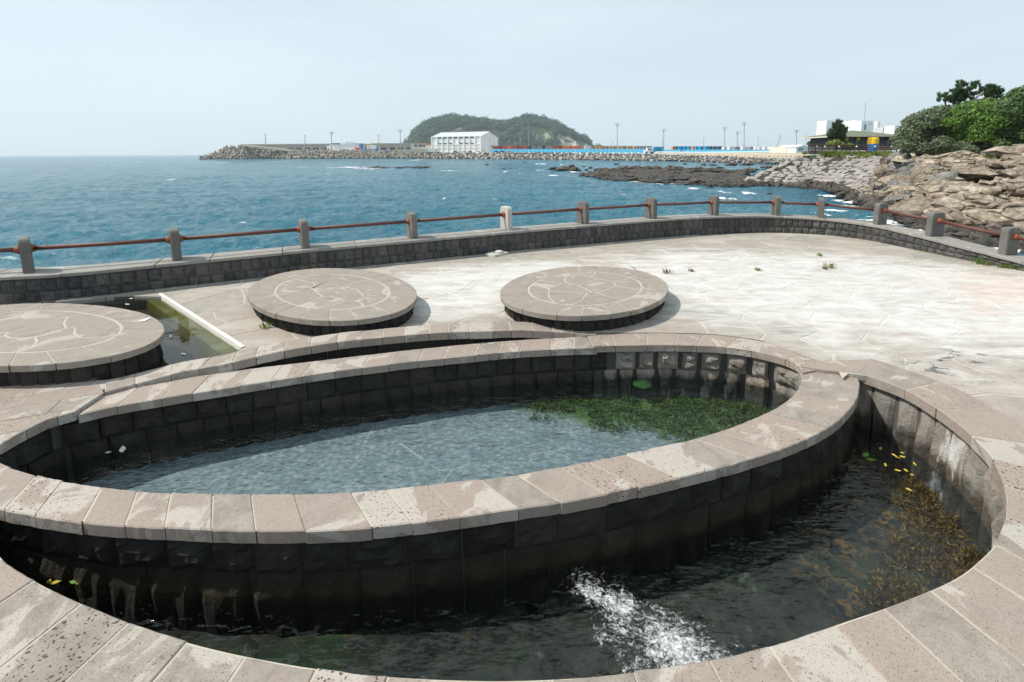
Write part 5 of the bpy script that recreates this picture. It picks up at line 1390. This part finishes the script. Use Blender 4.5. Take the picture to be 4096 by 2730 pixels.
while px < 2876:
    w_ = rs.choice((12, 16, 22)); seq.append((px, px + w_, 'o' if px < 2700 or 2765 < px < 2775 else rs.choice('btbbnb'), 586, 606)); px += w_ + .5
while px < 3100:
    w_ = rs.choice((12, 22, 30)); seq.append((px, px + w_, rs.choice('wwwd'), 588, 608)); px += w_ + .5
while px < 3142:
    w_ = 14; seq.append((px, px + w_, 'd', 592, 608)); px += w_ + .5
for (a, b, c, y0, y1) in seq:
    Y = (jY(a) + 42); Y = max(Y, 190); p = at(a, y1 + 3, Y); q = at(b, y0, Y)
    t = thing('shipping_container', '%s shipping container in the harbour row behind the blue fence' % names[c], 'container', ((p.x + q.x) / 2, Y, p.z), 'shipping containers')
    mb = MB(); mb.box(((p.x + q.x) / 2, Y + 1.3, (p.z + q.z) / 2), (q.x - p.x, 2.6, q.z - p.z)); mb.build('body', 'container_' + c, t)
    mb = MB(); nn = max(3, int((b - a) / 4))
    for j in range(nn): mb.box((p.x + (q.x - p.x) * (j + .5) / nn, Y - .06, (p.z + q.z) / 2), ((q.x - p.x) / nn * .3, .14, (q.z - p.z) * .9))
    mb.build('side_rib', 'container_' + c, t)
# blue fence along the quay
fen = thing('harbour_fence', 'long light blue panel fence along the harbour quay before the containers', 'fence', at(2300, 610, jY(2300) + 14))
def fence_run(x0, x1, yt, yb, step):
    x = x0
    while x < x1:
        Y = jY(x) + 14; f = (x - x0) / (x1 - x0); a = at(x, yb(f), Y); b = at(x + step, yt(f), jY(x + step) + 14)
        mb = MB(); mb.add([(a.x, a.y, a.z), (b.x, b.y, a.z), (b.x, b.y, b.z), (a.x, a.y, b.z), (a.x, a.y + .15, a.z), (b.x, b.y + .15, a.z), (b.x, b.y + .15, b.z), (a.x, a.y + .15, b.z)], [(0, 1, 2, 3), (7, 6, 5, 4), (3, 2, 6, 7), (0, 4, 5, 1)]); mb.build('panel', 'fence_blue', fen)
        mb = MB(); mb.tube([(a.x, a.y - .15, a.z - .8), (a.x, a.y - .15, b.z + .45)], .12 * a.y / 300, 4); mb.build('post', 'fence_pale', fen)
        x += step
fence_run(1962, 2585, lambda f: 597.5 - f * .5, lambda f: 609 + f * 3, 17); fence_run(2655, 3105, lambda f: 599.5, lambda f: 611, 16)
# beige retaining wall with white guard rail, row of stones at its foot
a = [at(x, y, jY(x) + 5) for x, y in ((2620, 612), (2800, 614), (3000, 612), (3240, 606))]; b = [at(x, y, jY(x) + 5) for x, y in ((2620, 616), (2800, 621), (3000, 629), (3240, 634))]
vs = [v for p in zip(a, b) for v in p]; rwl = thing('retaining_wall', 'long beige retaining wall with white guard rail sloping down to the embankment', 'wall', b[1])
MB().add(vs + [v + Vector((0, 1, 0)) for v in vs], [(2 * i, 2 * i + 1, 2 * i + 3, 2 * i + 2) for i in range(3)] + [(2 * i, 2 * i + 2, 8 + 2 * i + 2, 8 + 2 * i) for i in range(3)]).build('face', 'concrete_beige', rwl)
for h in (2.0, 4.5):
    MB().tube([p + Vector((0, -.3, h * p.y / F)) for p in a], .10, 4).build('guard_rail', 'white_paint', rwl)
for k in range(26):
    x = 2740 + k * 17 + rs.uniform(-3, 3); Y = jY(x) + 1.5; p = at(x, 620 + (x - 2740) * .017, Y); s = rs.uniform(6, 9) * Y / F
    tag(obj('edge_stone', rs.choice(JR), None, Matrix.Translation(p) @ Matrix.Rotation(rs.uniform(0, 6), 4, 'Z') @ Matrix.Diagonal((s, s, s, 1))), 'rounded stone in the row along the foot of the retaining wall', 'stone', 'stones along the retaining wall')
# lorry
lo = thing('lorry', 'white lorry with blue cargo bed on the quay between two fence runs', 'lorry', at(2610, 612, 260))
LY = 262
hbox(lo, 2589, 2601, 593, 612, LY, 2.6, 'white_paint', 'cab'); hbox(lo, 2602, 2613, 592, 612, LY, 2.6, 'pale_grey', 'cargo_front'); hbox(lo, 2580, 2590, 603, 613, LY, 2.5, 'white_paint', 'bonnet'); hbox(lo, 2591, 2600, 596, 601, LY - .1, .2, 'window_dark', 'windscreen'); hbox(lo, 2618, 2655, 588, 609, LY + 1, 3, 'container_b', 'cargo')
for x in (2586, 2606, 2612, 2640, 2648):
    c = at(x, 612.5, LY - .2); mb = MB(); mb.tube([c, c + Vector((0, .6, 0))], .55, 10); mb.build('wheel', 'dark_opening', lo)
# parked cars on the quay
ccol = {'white': 'white_paint', 'black': 'dark_opening', 'grey': 'pale_grey'}
for px, cn, wh in [(1822, 'black', 'beside the warehouse roller door'), (1842, 'white', 'beside the warehouse roller door'), (1858, 'grey', 'before the warehouse'), (1880, 'black', 'before the warehouse'), (1915, 'white', 'at the warehouse corner'), (1935, 'white', 'at the lean-to'), (1985, 'black', 'before the first red containers'), (2010, 'black', 'before the first red containers'), (2038, 'grey', 'beside the thin pole')]:
    Y = jY(px) + 8; p = at(px, 611.5, Y); k = Y / F
    car = thing('parked_car', 'small %s car parked %s' % (cn, wh), 'car', p, 'cars parked on the quay')
    L_ = 4.3; mb = MB()
    prof = [(-.5, .25), (.5, .25), (.5, .75), (.34, .85), (.2, 1.4), (-.28, 1.42), (-.44, .9), (-.5, .85)]
    vs = [(p.x + x * L_, p.y + s_, p.z + z) for s_ in (0, 1.7) for x, z in prof]; m_ = len(prof)
    mb.add(vs, [tuple(range(m_)), tuple(range(2 * m_ - 1, m_ - 1, -1))] + [(i, m_ + i, m_ + (i + 1) % m_, (i + 1) % m_) for i in range(m_)]); mb.build('body', ccol[cn], car)
    mb = MB(); mb.box((p.x - .1, p.y - .01, p.z + 1.1), (1.9, .06, .4)); mb.build('side_window', 'window_dark', car)
    for s_ in (-.3, .3): mb = MB(); mb.tube([(p.x + s_ * L_, p.y - .05, p.z + .32), (p.x + s_ * L_, p.y + .3, p.z + .32)], .32, 10); mb.build('wheel', 'dark_opening', car)
bv = thing('box_van', 'white box van parked left of the warehouse front', 'van', at(1730, 610, 425)); hbox(bv, 1712, 1742, 594, 609, 425, 3, 'white_paint', 'cargo_box'); hbox(bv, 1742, 1749, 598, 609, 425.3, 2.5, 'white_paint', 'cab'); hbox(bv, 1744, 1749.2, 599, 602.5, 425.2, .3, 'window_dark', 'windscreen')
for x in (1718, 1744): c = at(x, 610, 424.8); mb = MB(); mb.tube([c, c + Vector((0, .6, 0))], .6, 10); mb.build('wheel', 'dark_opening', bv)
# white bollard blocks along the quay edge
for k in range(26):
    x = 1905 + k * 26 + rs.uniform(-4, 4); Y = jY(x) + 4
    if x > 2580: break
    p = at(x, 613.5 + (x - 1905) * .001, Y); s = 3.4 * Y / F; mb = MB(); mb.lathe([(s, -s), (s, .2 * s), (s * .7, .75 * s), (s * .2, s)], p, 7); tag(mb.build('quay_block', 'white_paint'), 'round white quay block along the fence above the rock slope', 'quay block', 'white quay blocks')
# crane
cr_ = thing('lattice_crane', 'far lattice crane with raised boom beyond the grey containers', 'crane', at(3105, 600, 300)); k = 300 / F
mb = MB(); b0, b1 = at(3104, 594, 300), at(3124, 538, 300)
for o_ in (-2.5, 2.5): mb.tube([b0 + Vector((o_ * k, 0, 0)), b1 + Vector((o_ * .4 * k, 0, 0))], .45 * k, 4)
for j in range(10):
    f0, f1 = j / 10, (j + 1) / 10; o0 = 2.5 - 1.5 * f0; o1 = 2.5 - 1.5 * f1; sg = 1 if j % 2 else -1; mb.tube([b0.lerp(b1, f0) + Vector((sg * o0 * k, 0, 0)), b0.lerp(b1, f1) + Vector((-sg * o1 * k, 0, 0))], .35 * k, 4)
mb.build('boom', 'steel_grey', cr_); hbox(cr_, 3096, 3112, 588, 604, 300, 4, 'steel_grey', 'cab'); MB().tube([b1, at(3121, 590, 300)], .18 * k, 4).build('cable', 'dark_opening', cr_)
# far trees right of the shed
for px, py, w_ in ((3242, 575, 16), (3262, 570, 26), (3285, 562, 26)):
    Y = 215; c = at(px, py, Y); m = w_ * Y / F
    bush('dark far tree beside the white building, behind the shed', 'leaf_dark', [(c + Vector((rs.uniform(-1, 1) * m * .4, 0, rs.uniform(-.5, .4) * m)), (m * .5, m * .5, m * .42)) for _ in range(5)], 700, .9, int(px), at(px, 606, Y), 'tree', 'far trees by the white building', 'far_tree', 2)

# ================================================================== wooded island
IY = 1900.0
ISL = [(x_, min(607, y_ + 11)) for x_, y_ in [(1648, 600), (1650, 573), (1669, 533), (1688, 508), (1742, 480), (1814, 467), (1875, 474), (1944, 485), (2013, 489), (2059, 484), (2105, 467), (2155, 474), (2212, 491), (2258, 516), (2289, 535), (2327, 557), (2365, 583), (2400, 606)]]
def prof(x):
    for (a, ya), (b, yb) in zip(ISL, ISL[1:]):
        if a <= x <= b: return ya + (yb - ya) * (x - a) / (b - a)
    return 610
n = N('island_ground'); p = n.sep(); a = n.noise(.012, 6, .65); b = n.noise(.05, 5, .7)
c = n.mix(n.rng(b, .35, .65), (.30, .27, .21), (.50, .46, .38)); c = n.mix(n.rng(a, .50, .60, 1, 0), c, (.04, .062, .03)); M['island_ground'] = n.end(n.bsdf(c, .95, n.bump(b, 1, 8), .1))
vs = []; nx = 90; ny = 16
for j in range(ny + 1):
    for i in range(nx + 1):
        x = 1645 + (2402 - 1645) * i / nx; top = at(x, prof(x), IY).z; f = j / ny; h = math.sin(f * math.pi / 2) ** .7
        Y = IY - 230 * (1 - f); X = at(x, 600, IY).x
        z = SEA - 2 + (top - SEA + 2) * h; z += (10 * noise.noise(Vector((X * .02, Y * .02, 3))) + 5 * noise.noise(Vector((X * .06, Y * .06, 3)))) * min(1, f * 3) * (1 - f)
        vs.append((X, Y, z))
back = [(v[0], v[1] + 200, SEA - 3) for v in vs[-(nx + 1):]]
vs += back; q = nx + 1
fs = [(j * q + i, j * q + i + 1, (j + 1) * q + i + 1, (j + 1) * q + i) for j in range(ny + 1) for i in range(nx)]
isl = struct('wooded_island', mesh('wooded_island', vs, fs, 'island_ground', True))
rs = random.Random(4); blobs = []; tm = MB()
for _ in range(3200):
    i = rs.randrange(nx); j = rs.randrange(1, ny + 1); v = Vector(vs[j * q + i]); f = j / ny; xpx = 1645 + (2402 - 1645) * i / nx
    bare = noise.noise(Vector((v.x * .011, v.z * .02, 8)))
    if f < .5 and bare > .12 - .22 * (xpx > 2060): continue
    if xpx > 2330 and rs.random() < .8: continue
    if xpx < 1672 and rs.random() < .6: continue
    r = rs.choice((6, 8, 10, 14, 18)) * rs.uniform(.8, 1.2); blobs.append((v + Vector((rs.uniform(-4, 4), rs.uniform(-6, 0), r * rs.uniform(.1, .6))), (r, r, r * rs.uniform(.75, 1.1))))
leafcloud(tm, blobs, 70000, 5.5, rs, .3)
o = tm.build('forest', 'forest', isl); o['kind'] = 'stuff'
lh = thing('white_lighthouse', 'tiny white lighthouse at the right foot of the island', 'lighthouse', at(2301, 594, 1500)); k = 1500 / F
MB().lathe([(3.4 * k, 0), (2.4 * k, 16 * k), (3.2 * k, 16.5 * k), (3.2 * k, 18 * k), (1.8 * k, 18.5 * k), (1.8 * k, 22 * k), (.4 * k, 25 * k)], at(2301, 590, 1500), 10).build('tower', 'white_paint', lh)

# ================================================================== small things on the plaza
# pale slab with two stones at the wall's foot
sl_ = [G(1940, 1024).to_2d(), G(1978, 1030).to_2d(), G(2032, 1018).to_2d(), G(1994, 1010).to_2d()]
mb = MB(); prism(mb, sl_, .05, 0.001, .008); tag(mb.build('loose_slab', 'concrete_pale'), 'small pale concrete slab lying at the foot of the parapet', 'slab')
PB_ = rugged(7, 'concrete_pale', 2, .5, .2, 'pebble')
for (x, y, s, lb_) in ((1995, 1011, .13, 'larger pale stone lying on the small concrete slab'), (1971, 1016, .06, 'smaller pale stone lying on the small concrete slab')):
    p = G(x, y, .05); tag(obj('pebble', PB_, None, Matrix.Translation((p.x, p.y, .05 + s * .16)) @ Matrix.Diagonal((s * 1.5, s, s * .8, 1))), lb_, 'stone')
# weeds in the joints of the deck and along the wall
simple('dry_weed', (.20, .10, .05), .9)
wn_ = [(3320, 1074, .16, 'leafy green weed tuft in the middle of the bleached deck', 'grass_green'), (3302, 1078, .08, 'dry brown weed beside the leafy tuft on the deck', 'dry_weed'), (3030, 1083, .09, 'flat green weed patch in a bleached deck joint', 'grass_green'), (2671, 1094, .13, 'reddish weed growing beside the round platform on the bleached deck', 'dry_weed'), (2764, 1086, .08, 'small brown weed in a joint between red weed and green patch', 'dry_weed'), (3280, 1025, .10, 'small weed at the edge of the bleached patch near the wall', 'grass_green'), (2532, 1296, .09, 'yellowish weed at the right foot of a round platform', 'grass_green'), (1062, 1312, .10, 'green weed at the left foot of a round platform beside the kerb', 'grass_green'),
       (3920, 1056, .20, 'taller leafy weed at the foot of the parapet', 'leaf_green'), (3950, 1062, .12, 'spreading weed at the parapet foot below the last posts', 'grass_green'), (4005, 1072, .12, 'low trailing weed at the parapet foot below the last posts', 'grass_green'), (4060, 1078, .16, 'bushy weed at the parapet foot near its far right end', 'leaf_green'), (3640, 995, .08, 'tiny yellow weed in the joint below the parapet curve', 'grass_green'), (3712, 1010, .07, 'tiny green weed in the joint below the parapet', 'grass_green')]
rs = random.Random(12)
for x, y, h, lb_, mt in wn_:
    p = G(x, y); mb = MB(); tuft(mb, Vector((p.x, p.y, .0)), h * .62, 30, rs, .006, 1.0); tag(mb.build('weed', mt), lb_, 'weed')
# floating leaves
simple('leaf_yellow', (.42, .33, .05), .6, .2, 30); simple('leaf_lime', (.11, .22, .03), .6, .2, 30); simple('leaf_orange', (.60, .22, .03), .6, .2, 30)
def leaf(px, py, z, s, mt, lb_, grp=None):
    p = G(px, py, z); a = rs.uniform(0, 6.28); u_ = Vector((math.cos(a), math.sin(a), 0)); v_ = Vector((-u_.y, u_.x, 0)); c = Vector((p.x, p.y, z + .004))
    pts = [c - u_ * s, c - u_ * s * .3 + v_ * s * .42 + Vector((0, 0, .004)), c + u_ * s * .45 + v_ * s * .36, c + u_ * s + Vector((0, 0, .006)), c + u_ * s * .45 - v_ * s * .36, c - u_ * s * .3 - v_ * s * .42, c + Vector((0, 0, .001))]
    o = obj('leaf', mesh('leaf', pts, [(6, 0, 5), (6, 5, 4), (6, 4, 3), (6, 3, 2), (6, 2, 1), (6, 1, 0)], mt)); tag(o, lb_, 'leaf', grp)
Zc = ZC
for i, (zx, zy, mt) in enumerate([(1180, 378, 'leaf_yellow'), (1250, 412, 'leaf_yellow'), (1290, 400, 'leaf_yellow'), (1292, 420, 'leaf_yellow'), (1268, 424, 'leaf_yellow'), (1205, 462, 'leaf_yellow'), (1355, 458, 'leaf_yellow'), (1310, 490, 'leaf_yellow'), (1340, 512, 'leaf_yellow'), (1326, 588, 'leaf_yellow'), (1268, 490, 'leaf_yellow')]):
    leaf(2596 + zx * .7845, 1500 + zy * .7845, Zc, .022, mt, 'yellow leaf floating in the narrow right end of the channel', 'yellow leaves in the channel')
leaf(3485, 1841, Zc, .045, 'leaf_lime', 'bright green leaf floating among yellow ones in the channel')
leaf(3462, 1822, Zc, .045, 'leaf_lime', 'dull green leaf floating beside the bright green one')
for zx, zy, mt, s, lb_ in [(225, 880, 'leaf_orange', .03, 'orange leaf floating beside the lit rough stones'), (298, 958, 'leaf_yellow', .022, 'round yellow leaf in the dark left end of the channel'), (345, 960, 'leaf_yellow', .034, 'yellow-green leaf in the dark left end of the channel'), (470, 955, 'leaf_lime', .04, 'greenish leaf before the lit rough stones'), (485, 958, 'leaf_yellow', .025, 'yellow leaf touching the greenish one')]:
    leaf(zx * .657, 1700 + zy * .657, Zc, s, mt, lb_)
p = G(320 * .657, 1700 + 912 * .657, Zc); mb = MB(); mb.tube([p + Vector((-.07, 0, .01)), p + Vector((0, .005, .014)), p + Vector((.07, -.008, .008))], .005, 5); tag(mb.build('twig', 'leaf_orange'), 'thin orange twig floating in the dark left end of the channel', 'twig')
for x, y, s, mt, lb_ in [(490, 1800, .05, 'white_paint', 'white feather floating in the shaded end of the inner pool'), (434, 1812, .028, 'concrete_pale', 'small pale leaf near the white feather in the pool')]: leaf(x, y, ZP, s, mt, lb_)
for x, y, s, mt, lb_ in [(525, 1196, .07, 'concrete_pale', 'pale leaf floating in the dark basin near the wall'), (510, 1219, .06, 'white_paint', 'white scrap floating in the dark basin'), (580, 1280, .05, 'dry_weed', 'brown leaf in the basin at the algae step'), (768, 1338, .05, 'dry_weed', 'dark brown leaf in the basin reflection'), (682, 1347, .04, 'concrete_pale', 'small pale scrap in the basin beside the platform'), (735, 1418, .06, 'white_paint', 'white scrap at the basin corner by the coping')]: leaf(x, y, -.035, s * .6, mt, lb_)
leaf(580, 1281, .215, .07, 'white_paint', 'white dropping on the rim of the platform in the basin')
leaf(382, 1514, .006, .05, 'leaf_orange', 'orange dry leaf on the basin edge slabs')
# green weed-covered stones just under the pool surface
GS = rugged(3, 'algae', 2, .4, .15, 'mossy_stone'); simple('moss', (.022, .06, .012), .8, .4, 14); GS.materials.clear(); GS.materials.append(M['moss'])
for x, y, lb_ in [(1597, 1537, 'round green mossy stone under water near the pool bubbles'), (2152, 1502, 'round green mossy stone under water at the shaded pool back'), (2569, 1524, 'bright green mossy stone beside the lit pool wall')]:
    p = G(x, y, ZP); tag(obj('mossy_stone', GS, None, Matrix.Translation((p.x, p.y, ZP - .035)) @ Matrix.Diagonal((.22, .20, .16, 1))), lb_, 'stone')
# water weed: green in the far right end of the pool, brown along the channel wall and near rim
leaf_mat('weed_green', (.018, .045, .005), (.055, .11, .012), (.17, .22, .03), 3); leaf_mat('weed_brown', (.05, .03, .008), (.14, .08, .016), (.34, .20, .04), 3); leaf_mat('weed_olive', (.03, .035, .008), (.08, .085, .018), (.20, .17, .04), 3)
rs = random.Random(55)
def weed(name, mt, lab, ok, region, z0, hgt, n_, size, x0, x1, y0, y1):
    bl = []; tries_ = 0
    while len(bl) < n_ and tries_ < 20000:
        tries_ += 1; x, y = rs.uniform(x0, x1), rs.uniform(y0, y1)
        if inside((x, y), region) and ok(x, y): r_ = rs.uniform(.04, .09); bl.append((Vector((x, y, z0 + rs.uniform(0, hgt * .5))), (r_ * 1.4, r_ * 1.2, hgt * rs.uniform(.3, .9))))
    o = leafcloud(MB(), bl, n_ * 60, size, rs, .9, .5, 2.6).build(name, mt); o['kind'] = 'stuff'; o['label'] = lab; o['category'] = 'weed'
weed('pool_weed', 'weed_green', 'bright green water weed under the surface at the far end of the inner pool', lambda x, y: (x - .9) * .62 + (y - 3.55) * 1.6 + .5 * noise.noise(Vector((x * 2, y * 3, 0))) > .55, POOL, ZPF, .055, 260, .013, .2, 3.0, 3.1, 4.6)
near_ou = lambda x, y, d: min((q.x - x) ** 2 + (q.y - y) ** 2 for q in OU[::3]) < d * d
weed('channel_weed', 'weed_brown', 'brown orange weed under water along the right wall of the channel', lambda x, y: near_ou(x, y, .45) and noise.noise(Vector((x * 3, y * 3, 4))) > -.2, FRP, ZCF, .07, 190, .012, 2.1, 3.3, 1.7, 3.3)
weed('rim_weed', 'weed_olive', 'olive green weed under water along the near rim of the channel', lambda x, y: near_ou(x, y, .26) and noise.noise(Vector((x * 3, y * 3, 9))) > -.15, FRP, ZCF, .08, 190, .012, -1.5, 2.1, 1.3, 2.1)
# bubbling inflow in the near channel: frothy, heaped water
n = N('froth'); a = n.noise(42, 7, .75, vec=n.vec((1, 1.4, 1), (0, 0, 0), (0, 0, .6)), dist=.8); p = n.sep()
def ell2(cx, cy, rx, ry, rot):
    v = n.vec((1, 1, 0), (-cx, -cy, 0)); v = n.vec((1, 1, 1), (0, 0, 0), (0, 0, rot), src=v); v = n.vec((1 / rx, 1 / ry, 0), src=v); q = n.n('ShaderNodeVectorMath', operation='LENGTH'); n.l(v, q.inputs[0]); return q.outputs['Value']
c1 = G(2430, 2400, ZC); c2 = G(2680, 2600, ZC)
d = n.math('MINIMUM', ell2(c1.x, c1.y, .22, .12, R(30)), ell2(c2.x, c2.y, .34, .19, R(20)))
m_ = n.math('SUBTRACT', n.math('ADD', a, n.math('MULTIPLY', n.math('SUBTRACT', n.noise(7, 4, .6), .5), .5)), n.math('MULTIPLY', d, .21))
al = n.rng(m_, .33, .62)
tr = n.n('ShaderNodeBsdfTransparent'); df = n.bsdf((.74, .78, .80), .5, n.bump(a, .5, .012), .4); ms = n.n('ShaderNodeMixShader'); n.l(al, ms.inputs[0]); n.l(tr.outputs[0], ms.inputs[1]); n.l(df, ms.inputs[2]); M['froth'] = n.end(ms.outputs[0])
vs = []; nx, ny = 108, 70
for j in range(ny + 1):
    for i in range(nx + 1):
        x = -.35 + 1.80 * i / nx; y = 1.35 + 1.15 * j / ny; e = min(1, 6 * min(i / nx, 1 - i / nx, j / ny, 1 - j / ny))
        dd = min(math.hypot((x - c1.x) / .3, (y - c1.y) / .16), math.hypot((x - c2.x) / .36, (y - c2.y) / .2))
        k_ = max(0, 1.25 - dd); vs.append((x, y, ZC + .004 + e * k_ * (.012 + .018 * noise.noise(Vector((x * 14, y * 14, 0))) + .010 * noise.noise(Vector((x * 37, y * 37, 2))))))
q = nx + 1; fs = [(j * q + i, j * q + i + 1, (j + 1) * q + i + 1, (j + 1) * q + i) for j in range(ny) for i in range(nx) if all(inside((vs[t_][0], vs[t_][1]), FRP) for t_ in (j * q + i, (j + 1) * q + i + 1))]
o = obj('channel_froth', mesh('channel_froth', vs, fs, 'froth', True)); o['kind'] = 'stuff'; o['label'] = 'white froth of bubbling inflow on the dark channel water'; o['category'] = 'foam'

# ================================================================== sea haze
hz = N('haze'); pv_ = hz.n('ShaderNodeVolumePrincipled'); pv_.inputs['Color'].default_value = (.80, .91, 1.0, 1); pv_.inputs['Density'].default_value = .00013; pv_.inputs['Anisotropy'].default_value = .2
hz.l(pv_.outputs[0], hz.out.inputs['Volume']); M['haze'] = hz.m
mb = MB(); mb.box((0, 2200, 118), (18000, 4900, 244)); o = mb.build('haze', 'haze'); o['kind'] = 'stuff'; o['label'] = 'thin pale sea haze over the whole bay'; o['category'] = 'haze'
